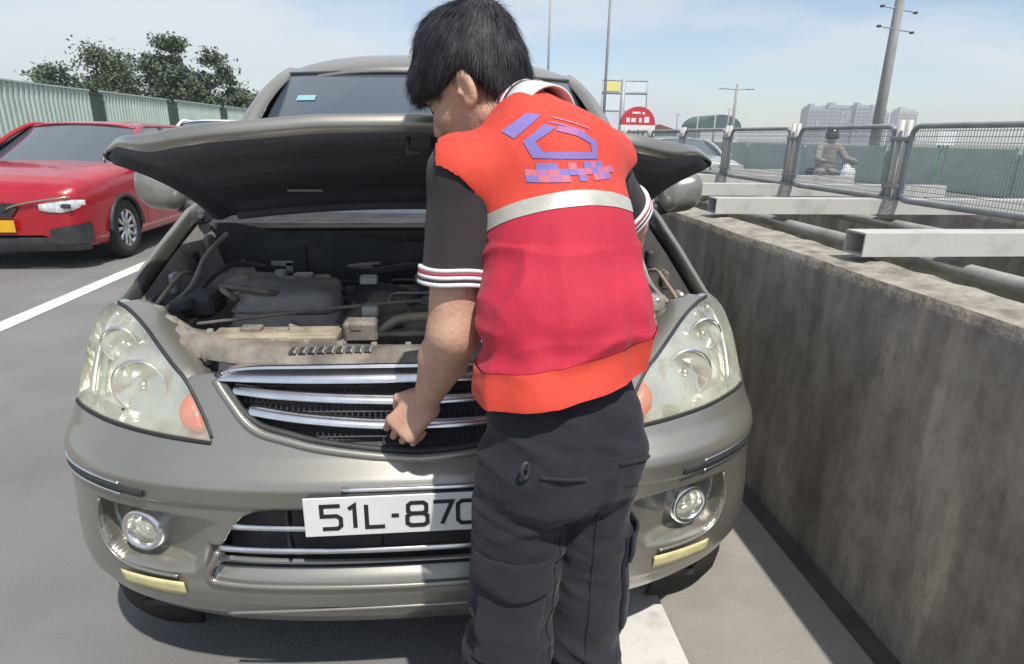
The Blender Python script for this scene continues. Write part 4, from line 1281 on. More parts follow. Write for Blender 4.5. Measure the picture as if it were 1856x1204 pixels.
def hand(S, w, d, n, a, curl, thumb=1, rad=.0083):
    """w wrist, d towards the knuckles, n back of the hand, a across (towards the thumb)"""
    d, n = nrm(d), nrm(n); a = nrm(a)
    R_ = np.array([a, d, n])
    S.rbox(w + d * .048, (.037, .046, .0135), .0125, R_, k=.012)
    S.ell(w + d * .03 + a * .018 - n * .008, (.020, .030, .016), R_, k=.01)
    for i in range(4):
        o = (.0305, .0102, -.0102, -.0300)[i]
        L = ((.042, .026, .021), (.046, .029, .022), (.042, .027, .021), (.034, .021, .018))[i]
        p = w + d * (.088, .091, .088, .080)[i] + a * o; th = 0
        S.ell(p + n * .002, (.0105, .0115, .011), R_, k=.006)
        for j in range(3):
            th += curl[j] + .06 * (i - 1.5)
            q = p + (d * math.cos(th) - n * math.sin(th)) * L[j] + a * (-.0012 * (i - 1.5))
            S.cone(p, q, rad * (1 - .06 * j) * (1 if i < 3 else .9), rad * (.94 - .08 * j) * (1 if i < 3 else .9), k=.0018)
            p = q
    b = w + d * .022 + a * .030 - n * .004
    m1 = b + (d * .75 + a * .55 - n * .35) / 1.0 * .036
    m2 = m1 + nrm(d * .75 - a * .15 - n * .75) * .032
    m3 = m2 + nrm(d * .35 - a * .65 - n * .6) * .025
    S.cone(b, m1, .0135, .0115, k=.01); S.cone(m1, m2, .0108, .0098, k=.004); S.cone(m2, m3, .0098, .008, k=.003)

TORSO = [(PEL + [0, 0, -.03], .128, .098), (WST, .115, .092), (CHS, .115, .096), (UPR, .115, .09), (NCK + [0, -.01, -.02], .075, .07)]
BX = (np.array((-.13, -.44, -.0)), np.array((.58, .50, 1.64)))
S = SDF((-.11, -.40, .66), (.58, .50, 1.62), .003)
S.loft(TORSO, LB)
for sh, el, wr in ((SHL, ELL, WRL), (SHR, ELR, WRR)):
    S.cone(UPR + (sh - UPR) * .45, sh, .06, .055, k=.03)
    S.cone(sh, el, .054, .0455, k=.02)
    fa = wr - el
    S.cone(el, el + fa * .35, .0455, .0445, k=.014); S.cone(el + fa * .35, wr, .0445, .0265, k=.014)
# left fist against the grille; right hand inside the bay
hand(S, WRL, (-.60, .10, -.79), (-.25, -.90, .36), np.cross(nrm((-.60, .10, -.79)), nrm((-.25, -.90, .36))) * 1.0, (.80, 1.55, 1.0))
hand(S, WRR, (-.2, .86, -.45), (.2, .45, .87), -np.cross(nrm((.2, .45, .87)), nrm((-.2, .86, -.45))) * -1.0, (.5, .7, .5))
for h_, k_, a_ in ((HIPL, KNL, ANL), (HIPR, KNR, ANR)):
    S.cone(h_, k_, .075, .052, k=.02); S.cone(k_, a_, .05, .038, k=.015); S.cone(a_, a_ + FB * .12 + [0, 0, -.05], .036, .03, k=.015)
# neck and head
S.cone(hp(-.035, -.05, 0), NCK + [0, 0, -.01], .049, .053, k=.02)
S.ell(hp(-.008, .030, 0), (.096, .082, .076), RH, k=.015)
S.ell(hp(.028, -.048, 0), (.062, .068, .057), RH, k=.03)
S.ell(hp(.055, -.098, 0), (.028, .022, .030), RH, k=.022)
for l in (-1, 1):
    S.cone(hp(-.012, -.060, l * .052), hp(.045, -.098, l * .028), .018, .016, k=.025)      # jaw
    S.ell(hp(.062, -.025, l * .040), (.022, .024, .022), RH, k=.02)                          # cheek
    S.ell(hp(.078, .022, l * .025), (.016, .010, .022), RH, k=.014)                          # brow
    S.ell(hp(.087, .000, l * .031), (.010, .010, .014), RH, op='s', k=.008)
    S.ell(hp(.074, .000, l * .031), (.0125, .0115, .0125), RH, k=.002)                       # eyeball and lids
    S.cone(hp(.081, .006, l * .018), hp(.079, .006, l * .044), .0032, .003, k=.004)
    # ear
    tilt = np.array([nrm(HF * .94 + HL * l * -.34), HU, nrm(HL * l * .94 + HF * .34)]) / HS
    ec = hp(-.012, -.012, l * .081)
    S.ell(ec, (.0185, .032, .0085), tilt, k=.005)
    S.ell(hp(-.006, -.012, l * .0905), (.0115, .020, .007), tilt, op='s', k=.004)
    S.ell(hp(-.004, -.036, l * .080), (.010, .011, .007), tilt, k=.005)
    S.ell(hp(.002, -.014, l * .083), (.0045, .008, .005), tilt, k=.003)
S.cone(hp(.088, .012, 0), hp(.106, -.030, 0), .0085, .0125, k=.012)
for l in (-1, 1): S.ell(hp(.097, -.034, l * .011), (.010, .008, .008), RH, k=.006)
S.ell(hp(.086, -.062, 0), (.013, .006, .022), RH, k=.006); S.ell(hp(.083, -.075, 0), (.013, .007, .018), RH, k=.006)
V, Q = S.mesh(); V = relax(V, Q, 2, .4)
man = mk('person', V - np.array((.22, -.25, 0)), Q, M_skin)
man.location = (.22, -.25, 0)
tag(man, 'man in an orange and crimson vest leaning over the open engine bay', 'person')
del S

# ---- polo shirt: sleeves, shoulders, collar
S = SDF((-.02, -.34, .98), (.58, .25, 1.48), .004)
S.loft([(WST, .120, .098), (CHS, .121, .102), (UPR, .122, .096), (NCK + [0, -.01, -.03], .080, .074)], LB)
CFL = SHL + (ELL - SHL) * .66; CFR = SHR + (ELR - SHR) * .80
for sh, cf, tip in ((SHL, CFL, 1), (SHR, CFR, 1)):
    S.cone(UPR + (sh - UPR) * .45, sh, .068, .061, k=.03)
    S.cone(sh, cf + (cf - sh) * .3, .0605, .0615, k=.02)
for sh, cf in ((SHL, CFL), (SHR, CFR)):
    ax = nrm(cf - sh)
    p = cf + ax * .0
    # cut the sleeve square at the cuff and hollow its end
    def cutter(X, Y, Z, p=p, ax=ax):
        al = (X - p[0]) * ax[0] + (Y - p[1]) * ax[1] + (Z - p[2]) * ax[2]
        rr = np.sqrt((X - p[0]) ** 2 + (Y - p[1]) ** 2 + (Z - p[2]) ** 2)
        return np.maximum(-al, rr - .12)
    S.apply(cutter, p - .13, p + .13, 's', 0)
    S.cone(p - ax * .02, p + ax * .06, .0545, .0555, op='s', k=0)
S.cone(NCK + [0, 0, -.01], NCK + nrm(hp(-.03, -.05, 0) - NCK) * .1, .062, .066, op='s', k=0)
V, Q = S.mesh(); V = relax(V, Q, 2, .4); N = vnormals(V, Q)
V = V + N * (.0035 * vnoise(V, (14, 14, 7)) + .0018 * vnoise(V, (40, 40, 18)))[:, None]
polo = mk('polo_shirt', V, Q, M_polo, man)
del S
for cf, sh in ((CFL, SHL), (CFR, SHR)):
    ax = nrm(cf - sh); a = nrm(np.cross(ax, FB)); b = np.cross(ax, a)
    th = np.linspace(0, 2 * np.pi, 61)
    def ringband(h0, h1, r0, r1, m_, nm):
        G = []
        for h_, r_ in ((h0, r0 - .006), (h0, r0), ((h0 + h1) / 2, (r0 + r1) / 2 + .001), (h1, r1), (h1, r1 - .006)):
            G.append([cf + ax * (h_ + .0025 * math.sin(3 * t)) + r_ * (1 + .03 * math.sin(2 * t + 1)) * (math.cos(t) * a + math.sin(t) * b) for t in th])
        mk(nm, *grid_geo(np.array(G)[::-1]), m_, polo)
    for h0, h1, m_ in ((-.020, -.0135, M_knit), (-.0130, -.0085, M_knitred), (-.0080, -.0015, M_knit), (-.0010, .0025, M_polo), (.003, .010, M_knit)):
        ringband(h0, h1, .0668, .0672, m_, 'cuff_stripe')
# collar: a standing fold round the neck
na = nrm(hp(-.03, -.05, 0) - NCK); ca = nrm(np.cross(na, FB)); cb = np.cross(na, ca)
NC = NCK + na * .004
th = np.linspace(math.radians(-150) + math.pi / 2 * 0, math.radians(150), 61)
def collar_ring(t, h, r):
    d = -cb * math.cos(t) * 1.0 + ca * math.sin(t)          # t = 0 at the nape
    dip = .018 * (1 - math.cos(t)) / 2 * 1.6
    return NC + na * (h - dip + .012 * math.cos(t)) + d * r
d0 = -cb
if d0 @ FB > 0:
    cb = -cb
for (h0, r0), (h1, r1), m_ in (((.030, .0545), (.025, .0590), M_knit), ((.025, .0592), (.019, .0615), M_knitred), ((.019, .0617), (.013, .0635), M_knit), ((.013, .0637), (.008, .0650), M_polo), ((.008, .0652), (-.035, .0760), M_knit)):
    G = [[collar_ring(t, h0, r0) for t in th], [collar_ring(t, (h0 + h1) / 2, (r0 + r1) / 2 + .0008) for t in th], [collar_ring(t, h1, r1) for t in th]]
    solid(mk('collar_band', *grid_geo(np.array(G)), m_, polo), .004, -1)
G = [[collar_ring(t, h_, r_) for t in th] for h_, r_ in ((.030, .0535), (.015, .053), (-.02, .058))]
mk('collar_inside', *grid_geo(np.array(G)[::-1]), M_knit, polo)

# ---- vest
S = SDF((.04, -.42, .88), (.50, .16, 1.46), .0042)
VS = [(PEL + [-.004, -.005, -.06], .138, .118), (PEL + [-.002, -.005, .05], .138, .118), (WST + [.004, -.01, .03], .136, .118), (CHS + [.006, -.005, 0], .133, .116), (UPR + [.002, -.004, 0], .136, .108), (NCK + [0, -.012, -.028], .086, .080)]
S.loft(VS, LB, k=.03)
for sh in (SHL, SHR):
    S.cone(UPR + (sh - UPR) * .3, UPR + (sh - UPR) * 1.03, .076, .074, k=.03)
S2 = [(c, a - .012, b - .012) for c, a, b in VS]
F0 = S.F.copy(); S.F[:] = .2
S.loft(S2, LB, k=.03)
for sh in (SHL, SHR):
    S.cone(UPR + (sh - UPR) * .3, UPR + (sh - UPR) * 1.03, .068, .066, k=.03)
S.F = np.maximum(F0, -S.F)
for sh, el, sg in ((SHL, ELL, 1), (SHR, ELR, -1)):
    # arm opening: a rounded slot round the arm root, running down the side
    out = LB * sg
    cc_ = sh + out * (.082 if sg > 0 else .112) + np.array((0, 0, -.082)); dd_ = nrm((-.10, 1, 0)); S.cone(cc_ - dd_ * .3, cc_ + dd_ * .3, .098, .098, op='s', k=.004)
S.cone(NCK + [0, 0, -.016], NCK + na * .12, .068, .074, op='s', k=0)
SP = nrm(NCK - PEL)
HEMN = nrm(-SP - LB * .22 + FB * .30)
HEMP = np.array((.24, -.36, .985)); S.plane(HEMP, HEMN)
S.cone(NCK + FB * .10 + [0, 0, -.02], NCK + FB * .22 + [0, 0, -.16], .035, .03, op='s', k=0)
V, Q = S.mesh(); V = relax(V, Q, 3, .45); N = vnormals(V, Q)
hz = V[:, 2]
fold = .0075 * vnoise(V, (12, 12, 3.6)) + .0055 * (1 - 2 * np.abs(vnoise(V + [5, 0, 0], (20, 20, 5.5)))) * np.clip((1.30 - hz) / .2, .2, 1) + .007 * (1 - 2.4 * np.abs(vnoise(V + .02 * np.stack([vnoise(V, 9)] * 3, -1) + [0, 0, 9], (8, 8, 24)))) * (hz < 1.2) * .7 + .004 * (1 - 2 * np.abs(vnoise(V + [0, 0, 9], (9, 9, 24)))) * np.exp(-((hz - 1.06) / .06) ** 2)
V = V + N * fold[:, None]
del S, F0

def clip_mesh(V, Q, planes):
    """part of a quad mesh on the inner side of all (point, normal) planes"""
    bm = bmesh.new()
    vs = [bm.verts.new(p) for p in V]
    for q in Q:
        try: bm.faces.new([vs[i] for i in q])
        except ValueError: pass
    for p, n in planes:
        bmesh.ops.bisect_plane(bm, geom=bm.verts[:] + bm.edges[:] + bm.faces[:], plane_co=p, plane_no=n, clear_outer=True)
    bm.verts.index_update()
    Vn = np.array([v.co[:] for v in bm.verts]); Fn = [[v.index for v in f.verts] for f in bm.faces]
    bm.free()
    return Vn, Fn
UPN = nrm(SP * 1.0 + LB * .05)          # direction the bands are stacked along
PB1 = np.array((.139, -.19, 1.2335))    # lower edge of the reflective strip at his left
PB2 = PB1 + UPN * .027
PH = HEMP + SP * .066
vest = mk('vest', *clip_mesh(V, Q, [(PB2, -UPN)]), M_orange, man, label='bright orange upper back of the vest with blue emblem')
mk('reflective_strip', *clip_mesh(V + N * .0012, Q, [(PB2, UPN), (PB1, -UPN)]), M_reflect, vest)
HB = -HEMN
mk('vest_lower_panel', *clip_mesh(V, Q, [(PB1, UPN), (PH, -HB)]), M_crimson, vest)
mk('vest_hem_band', *clip_mesh(V + N * .002, Q, [(PH, HB), (HEMP + SP * .010, HEMN)]), M_orange, vest)
VBVH = BVHTree.FromPolygons([tuple(v) for v in V], [list(map(int, q)) for q in Q])

# emblem and lettering on the back, laid on the cloth
BR = -LB; BN = nrm(np.cross(BR, SP)); BP = np.array((.279, -.206, 1.20))
def back_pt(u, v, off=.0014):
    p = BP + BR * u + SP * v
    h = VBVH.ray_cast(Vector(p - BN * -.0 + (-FB) * .25), Vector(FB))
    if h[0] is None: return p
    return np.array(h[0]) + np.array(h[1]) * off
def decal(poly_lr, m_, nm='emblem_stroke', n=8):
    """quad strip between two polylines in (u, v)"""
    a = spl(poly_lr[0], n); b = spl(poly_lr[1], n)
    P = np.array([[back_pt(*(a[i] * (1 - t) + b[i] * t)) for i in range(n)] for t in (0, .5, 1)])
    o = mk(nm, *grid_geo(P), m_, vest, smooth=False); return o
EMB = None
decal(([(-.0686, .2202), (-.1082, .1881)], [(-.0507, .217), (-.0941, .1757)]), M_logo)
decal(([(-.0367, .2150), (.0227, .1976)], [(-.0367, .2115), (.0227, .1941)]), M_logo3)
decal(([(-.044, .2066), (.0098, .1909)], [(-.044, .2036), (.0098, .1879)]), M_logo2)
PO = [(-.0517, .2012), (-.0838, .1712), (-.0743, .1441), (.0293, .1439), (.0336, .1725), (-.0005, .193), (-.0345, .1988)]
PI_ = [(-.0391, .1959), (-.0688, .1714), (-.0608, .155), (.0179, .1552), (.0179, .1704), (-.0073, .1824), (-.0398, .1903)]
for i in range(6):
    decal(([PO[i], PO[i + 1]], [PI_[i], PI_[i + 1]]), M_logo if i != 5 else M_logo2)
# lettering under the emblem: broken blue and mauve blocks as the photograph shows it
LET = [(0, 0, 0), (0, 1, 2), (1, 2, 0), (1, 1, 1), (1, 0, 2), (2, 2, 0), (2, 0, 1), (2, 1, 2), (3, 1, 0), (3, 0, 2), (4, 2, 2), (4, 1, 0), (5, 1, 1), (5, 0, 0), (6, 2, 0), (6, 1, 2), (7, 2, 1), (7, 1, 0), (7, 0, 2), (8, 2, 0), (8, 1, 1), (8, 0, 1), (9, 1, 2), (9, 0, 0), (10, 1, 1)]
for i, j, k in LET:
    u0 = -.086 + i * .0138; v0 = .104 + j * .0105 + i * .0006
    decal(([(u0, v0 + .0105), (u0 + .0136, v0 + .0105)], [(u0, v0), (u0 + .0136, v0)]), (M_logo, M_logo2, M_logo3)[k], 'emblem_lettering', 3)

# ---- trousers
S = SDF((.00, -.46, .06), (.48, -.04, 1.06), .0042)
S.loft([(PEL + [.002, .03, .15], .108, .090), (PEL + [0, .0, .05], .118, .098), (PEL + [0, -.008, -.05], .122, .104)], LB, k=.02)
for h_, k_, a_, sg in ((HIPL, KNL, ANL, 1), (HIPR, KNR, ANR, -1)):
    S.ell(PEL + LB * sg * .052 - FB * .052 + [0, 0, -.03], (.064, .056, .090), None, k=.04)
    S.cone(h_ + [0, 0, -.02], k_, .076, .0695, k=.02)
    S.cone(k_, a_ + [0, 0, .0], .0705, .066, k=.02)
    S.ell(k_ - FB * .018 + [0, 0, -.17], (.068, .072, .15), None, k=.03)
S.plane((.24, -.2, 1.03), (0.0, -.25, 1))
S.plane((.24, -.2, .085), (0, 0, -1))
V, Q = S.mesh(); V = relax(V, Q, 2, .4); N = vnormals(V, Q)
z = V[:, 2]
R30 = lambda P, a: np.stack([P[:, 0] * math.cos(a) - P[:, 2] * math.sin(a), P[:, 1], P[:, 0] * math.sin(a) + P[:, 2] * math.cos(a)], -1)
ridge = lambda P, sc: 1 - 2 * np.abs(vnoise(P, sc))
knee = np.exp(-((z - .47) / .14) ** 2); seat = np.exp(-((z - .84) / .10) ** 2)
f = .0065 * vnoise(V, (11, 11, 6)) + .0080 * ridge(R30(V, .55), (7, 7, 26)) * (.30 + .8 * knee) + .0105 * ridge(R30(V + [3, 1, 0], -.45), (6, 6, 22)) * seat + .0035 * ridge(R30(V, .3), (10, 10, 34)) + .0018 * vnoise(V, (48, 48, 20))
V = V + N * f[:, None]
trs = mk('trousers', V, Q, M_trouser, man)
TB = BVHTree.FromPolygons([tuple(v) for v in V], [list(map(int, q)) for q in Q])
del S
def leg_wrap(ax0, ax1, thr, zr, off, nt_=16, nz_=14, rnd=.0):
    """patch lying on the trouser leg: angles thr (0 = towards the camera, + = to his left), heights zr"""
    P = []
    for zz in np.linspace(zr[0], zr[1], nz_):
        t = (zz - ax0[2]) / (ax1[2] - ax0[2]); c = ax0 + (ax1 - ax0) * t; row = []
        for a in np.linspace(thr[0], thr[1], nt_):
            d = -FB * math.cos(a) + LB * math.sin(a)
            h = TB.ray_cast(Vector(c + d * .3), Vector(-d))
            row.append(np.array(h[0]) + d * off if h[0] is not None else c + d * (.078 + off))
        P.append(row)
    return np.array(P)
def pocket(ax0, ax1, thr, zr, nm):
    G = leg_wrap(ax0, ax1, thr, zr, .009); G = np.array([relax_row(r) for r in G])
    o = mk(nm, *grid_geo(G[:, ::-1]), M_trouser, trs); solid(o, .010, -1); bevel(o, .004, 2)
    zt = zr[1]; G2 = leg_wrap(ax0, ax1, (thr[0] - .04, thr[1] + .04), (zt - .058, zt + .012), .0165, nz_=6)
    G2[0, :, 2] += .012 * np.abs(np.linspace(-1, 1, G2.shape[1]))
    fl = mk('pocket_flap', *grid_geo(G2[:, ::-1]), M_trouser, o); solid(fl, .005, -1); bevel(fl, .002, 2)
    return o
def relax_row(r):
    r = r.copy(); r[1:-1] = .5 * r[1:-1] + .25 * (r[:-2] + r[2:]); return r
pocket(HIPL, KNL, (-.15, 1.35), (.50, .70), 'cargo_pocket')
pocket(HIPR, KNR, (-1.5, -.55), (.50, .69), 'cargo_pocket')
# seams, back pocket welts, belt and key clip
for ax0, ax1, a_ in ((HIPL, KNL, -.55), (HIPR, KNR, .45)):
    P = leg_wrap(ax0, ax1, (a_, a_ + .001), (.12, .78), .0015, nt_=2, nz_=50)[:, 0]
    mk('leg_seam', *tube_geo(P, .0018, 5), M_trouser, trs)
def hip_pt(u, zz, off=.002):
    c = PEL + [0, 0, zz - PEL[2]]
    d = -FB * math.cos(u) + LB * math.sin(u)
    h = TB.ray_cast(Vector(c + d * .35), Vector(-d))
    return (np.array(h[0]) + d * off) if h[0] is not None else c + d * .13
for u0, u1 in ((.25, .80), (-.80, -.25)):
    mk('pocket_welt', *tube_geo([hip_pt(u, .862 + .012 * math.sin((u - u0) * 3), .001) for u in np.linspace(u0, u1, 14)], .0035, 6), M_trouser, trs)
G = [[hip_pt(u, zz, o_) for u in np.linspace(0, 2 * np.pi, 70)] for zz, o_ in ((.925, .002), (.926, .006), (.956, .006), (.957, .002))]

kp = hip_pt(.95, .90, .012)
m = MB(); m.tube([kp + np.array((0, -.004, .0)) + BR * (.006 * math.cos(a)) + np.array((0, 0, .013 * math.sin(a) - .012)) for a in np.linspace(0, 2 * math.pi, 20)], .0028, 6, cap=False)
m.build('key_clip', M_darksteel, trs, smooth=True)

# ---- shoes
for an, nm in ((ANL, 'shoe'), (ANR, 'shoe')):
    S = SDF(an + [-.14, -.14, -.10], an + [.12, .26, .06], .005)
    R_ = np.array([FB, LB, (0, 0, 1)])
    S.ell(an + FB * .075 + [0, 0, -.048], (.135, .046, .040), R_); S.ell(an + FB * .01 + [0, 0, -.03], (.055, .043, .055), R_, k=.03)
    S.rbox(an + FB * .07 + [0, 0, -.079], (.135, .046, .011), .010, R_, k=.004)
    V, Q = S.mesh(); mk(nm, V, Q, M_black, man)

# ---- hair
S = SDF(HC - .17, HC + .17, .0034)
S.ell(hp(-.006, .050, 0), (.104, .094, .088), RH, k=.01)
S.ell(hp(-.044, -.002, 0), (.058, .075, .074), RH, k=.03)
S.ell(hp(.075, .052, 0), (.036, .034, .062), RH, k=.025)
S.ell(hp(-.015, .085, 0), (.085, .052, .068), RH, k=.03)
def hairline(X, Y, Z):
    x, y, zz = X - HC[0], Y - HC[1], Z - HC[2]
    ff = x * HF[0] + y * HF[1] + zz * HF[2]; uu = x * HU[0] + y * HU[1] + zz * HU[2]
    lim = np.interp(ff, [-.14, -.085, -.05, -.028, -.012, .02, .05, .085, .12], [-.085, -.080, -.050, -.010, .016, .014, .012, .024, .030])
    return (lim - uu).astype(np.float32)
S.apply(hairline, HC - .2, HC + .2, 'i', 0)
for l in (-1, 1):
    S.ell(hp(-.012, -.014, l * .086), (.022, .034, .022), RH, op='s', k=.006)
V, Q = S.mesh(); V = relax(V, Q, 3, .5); N = vnormals(V, Q)
V = V + N * (.005 * vnoise(V, 16) + .003 * vnoise(V, 40) + .0016 * vnoise(V, 95))[:, None]
N = vnormals(V, Q)
crown = hp(-.055, .125, -.01)
sel = RNG.choice(len(V), 10000)
SV, SF = [], []
jit = RNG.normal(size=(len(sel), 3))
for q, i in enumerate(sel):
    p = V[i]; n = N[i]
    if n @ (p - hp(-.01, .03, 0)) < 0: continue
    flow = p - crown + np.array((0, 0, -.04)) + HF * .03 + .02 * jit[q]
    t = flow - n * (flow @ n); t = nrm(t)
    side = np.cross(t, n); L = random.uniform(.018, .040); w = random.uniform(.0004, .0009)
    lift = random.uniform(.001, .006)
    k = len(SV)
    for j, s_ in enumerate((0, .5, 1.0)):
        c = p - n * .002 + t * (L * s_) + n * (lift * s_ * (1.6 - s_) + .001) + side * (.004 * jit[q][0] * s_ * s_)
        ww = w * (1 - .75 * s_)
        SV += [c - side * ww, c + side * ww]
    SF += [(k, k + 1, k + 3, k + 2), (k + 2, k + 3, k + 5, k + 4)]
HV = np.vstack([V, np.array(SV)]); HFc = [list(x) for x in Q] + [[a + len(V) for a in f_] for f_ in SF]
hair = mk('hair', HV, HFc, M_hair, man)
# eyebrow on the visible side
for l in (-1, 1):
    P = spl([hp(.089, .020, l * .016), hp(.088, .026, l * .030), hp(.074, .022, l * .046)], 10)
    mk('eyebrow', *tube_geo(P, [.002 + .0014 * math.sin(i / 9 * math.pi) for i in range(10)], 5), M_hair, man)
    mk('iris', *MB().lathe([(.0058, .0), (.0045, .0012), (.0001, .0016)], hp(.0865, -.001, l * .031), HF, 14).__dict__.values(), M_hair, man)
# ================================================================== other vehicles
M_red = mat('red_paint', (0.42, 0.010, 0.022), 0.28, metal=0.15, coat=0.7, var=.15, vscale=2)
M_white = mat('white_paint', (0.72, 0.72, 0.72), 0.3, coat=0.6, var=.05, vscale=2)
M_yplate = mat('yellow_plate', (0.72, 0.42, 0.02), 0.45, var=.08, vscale=14)
M_gold = mat('warm_chrome', (0.62, 0.53, 0.38), 0.25, metal=1.0)
M_lamp = mat('clear_lamp', (0.75, 0.76, 0.76), 0.12, coat=.6, col2=(.45, .46, .47), vscale=22)
M_lampdark = mat('lamp_dark', (0.05, 0.055, 0.06), 0.1, coat=.6)

def other_car(name, label, cx, yf, paint, group, hgt=1.45, detail=True, plate=None, L=4.25, W_=.875):
    r = thing(name, label, 'car', (cx, yf + L / 2, 0), group)
    Y = [0, .015, .05, .13, .28, .55, .9, 1.2, 1.6, 2.4, 3.2, 3.7, 4.0, 4.15, 4.22]
    HW = [.50, .64, .73, .80, .845, .87, .875, .877, .877, .877, .872, .85, .80, .74, .66]
    ZT = [.66, .735, .79, .845, .895, .945, .985, 1.005, 1.01, 1.01, 1.03, 1.05, 1.05, 1.0, .92]
    ZB = [.36, .30, .27, .24, .22, .20, .20, .20, .20, .20, .20, .22, .26, .30, .36]
    ys = np.r_[np.linspace(0, .3, 16), np.linspace(.34, 3.95, 74), np.linspace(4.0, 4.22, 8)]
    P = []
    for y in ys:
        hw = np.interp(y, Y, HW) * W_ / .877; zt = np.interp(y, Y, ZT); zb = np.interp(y, Y, ZB)
        cz = min(1, max(0, (y - .1) / .5)) * min(1, max(0, (1.25 - y) / .3))          # hood crease
        sec = [(hw * .90, zb), (hw * .97, zb + .07), (hw * .985, zb + (zt - zb) * .35), (hw, zb + (zt - zb) * .62), (hw * .985, zt - .10), (hw * .945, zt - .045), (hw * .86, zt - .012), (hw * .66, zt + .018 * cz), (hw * .45, zt + .012), (hw * .2, zt + .02), (0, zt + .022)]
        h = spl(sec, 26)
        row = [(cx + a, yf + y * L / 4.22, b) for a, b in h] + [(cx - a, yf + y * L / 4.22, b) for a, b in h[::-1][1:]]
        P.append(row)
    P = np.array(P); V, Fc = grid_geo(P); c = V[Fc].mean(1)
    k = L / 4.22; wy = (yf + .80 * k, yf + 3.38 * k)
    keep = np.ones(len(Fc), bool)
    for w in wy: keep &= ~(((c[:, 1] - w) ** 2 + (c[:, 2] - .33) ** 2 < .35 ** 2) & (np.abs(c[:, 0] - cx) > .5))
    body_ = mk('car_body', V, Fc[keep][:, ::-1], paint, r)
    for e, nm in ((0, 'nose_panel'), (-1, 'tail_panel')):
        row = P[e]; mk(nm, row, [list(range(len(row)))] if e == 0 else [list(range(len(row)))[::-1]], paint, r, smooth=False)
    for s in (-1, 1):
        for w in wy:
            th = np.linspace(0, math.pi, 30)
            mk('wheel_arch', *tube_geo([(cx + s * W_ * .985, w + .348 * math.cos(a), .33 + .352 * math.sin(a)) for a in th], .024, 8), M_black, body_)
            mk('arch_liner', *grid_geo(np.array([[(cx + s * xx, w + .36 * math.cos(a), .33 + .36 * math.sin(a)) for a in th] for xx in (W_ * .96, .5)])), M_black, body_)
            wheel((cx + s * (W_ - .125), w, .325), .325, .21, r, s, 10)
    # cabin
    zr = hgt
    top = lambda y: np.interp(y, [1.85, 2.1, 2.6, 3.2, 3.75], [zr - .035, zr - .008, zr, zr - .015, zr - .07])
    P = [[(cx + .60 * u, yf + (y + .06 * u * u) * k, top(y) - .05 * abs(u) ** 3) for u in np.linspace(-1, 1, 25)] for y in np.linspace(1.85, 3.75, 24)]
    solid(mk('roof', *grid_geo(np.array(P)[::-1]), paint, r), .012, -1)
    def scr(v, y0, z0, y1, z1, w0, w1, bow): return [(cx + (w0 + (w1 - w0) * v) * u, yf + (y0 + (y1 - y0) * v + bow * u * u) * k, z0 + (z1 - z0) * v - .02 * u * u) for u in np.linspace(-1, 1, 25)]
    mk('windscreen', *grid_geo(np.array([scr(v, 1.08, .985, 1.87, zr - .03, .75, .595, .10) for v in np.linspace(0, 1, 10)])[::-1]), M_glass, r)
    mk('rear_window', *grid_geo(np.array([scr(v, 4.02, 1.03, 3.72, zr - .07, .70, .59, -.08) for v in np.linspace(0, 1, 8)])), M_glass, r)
    for s in (-1, 1):
        G = []
        for y in np.linspace(1.20, 3.98, 26):
            zt = min(np.interp(y, [1.20, 1.92, 2.3, 3.2, 3.78, 3.98], [1.03, zr - .075, zr - .05, zr - .06, zr - .11, 1.10]), zr)
            G.append([(cx + s * (W_ * .90 - (z - 1.0) / (zr - 1.0) * (W_ * .90 - .60)), yf + y * k, z) for z in np.linspace(.99, zt, 6)])
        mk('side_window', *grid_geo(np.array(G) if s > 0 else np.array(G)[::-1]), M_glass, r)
        C = spl([(cx + s * .785, yf + 1.13 * k, .985), (cx + s * .73, yf + 1.50 * k, 1.20), (cx + s * .64, yf + 1.92 * k, zr - .06), (cx + s * .605, yf + 2.3 * k, zr - .045), (cx + s * .60, yf + 3.2 * k, zr - .055), (cx + s * .60, yf + 3.72 * k, zr - .11), (cx + s * .72, yf + 4.0 * k, 1.04)], 60)
        mk('roof_rail', *tube_geo(C, .030, 8), paint, r)
        m = MB(); m.tube([(cx + s * .80, yf + 2.45 * k, .99), (cx + s * .62, yf + 2.5 * k, zr - .05)], .03, 6); m.build('door_pillar', M_black, r, smooth=True)
        m = MB(); m.box((cx + s * .96, yf + 1.32 * k, 1.02), (.17, .10, .11), bev=.035); m.tube([(cx + s * .82, yf + 1.34 * k, .98), (cx + s * .92, yf + 1.33 * k, 1.0)], .02, 6); m.build('door_mirror', paint, r, smooth=False)
        for y in (1.25, 2.45, 3.3):
            m = MB(); m.tube([(cx + s * W_ * 1.001, yf + y * k, .32), (cx + s * W_ * 1.004, yf + y * k, .68), (cx + s * W_ * .985, yf + y * k, .92)], .004, 4); m.build('door_gap', M_black, r)
        # lamps
        G = []
        for (t, zt_, zb_) in ((0, .665, .60), (.25, .682, .585), (.55, .695, .580), (.8, .70, .60), (1.0, .69, .645)):
            x = .47 + t * .34; y = np.interp(x * .877 / W_, HW[:6], Y[:6]) - .012
            G.append([(cx + s * x, yf + y * k - .01 * math.sin(q * math.pi), zb_ + (zt_ - zb_) * q) for q in np.linspace(0, 1, 6)])
        lm = mk('headlamp', *grid_geo(np.array(G) if s < 0 else np.array(G)[::-1]), M_lamp, r)
        yy = np.interp(.70 * .877 / W_, HW[:6], Y[:6])
        m = MB(); m.box((cx + s * .695, yf + yy * k - .024, .642), (.10, .03, .045), bev=.012); m.build('projector', M_lampdark, lm)
        C = []
        for t in np.linspace(0, 1, 14):
            x = .16 + t * .58; y = np.interp(x * .877 / W_, HW[:6], Y[:6]) - .015
            C.append((cx + s * x, yf + y * k - .006, .60 + .13 * t ** .55))
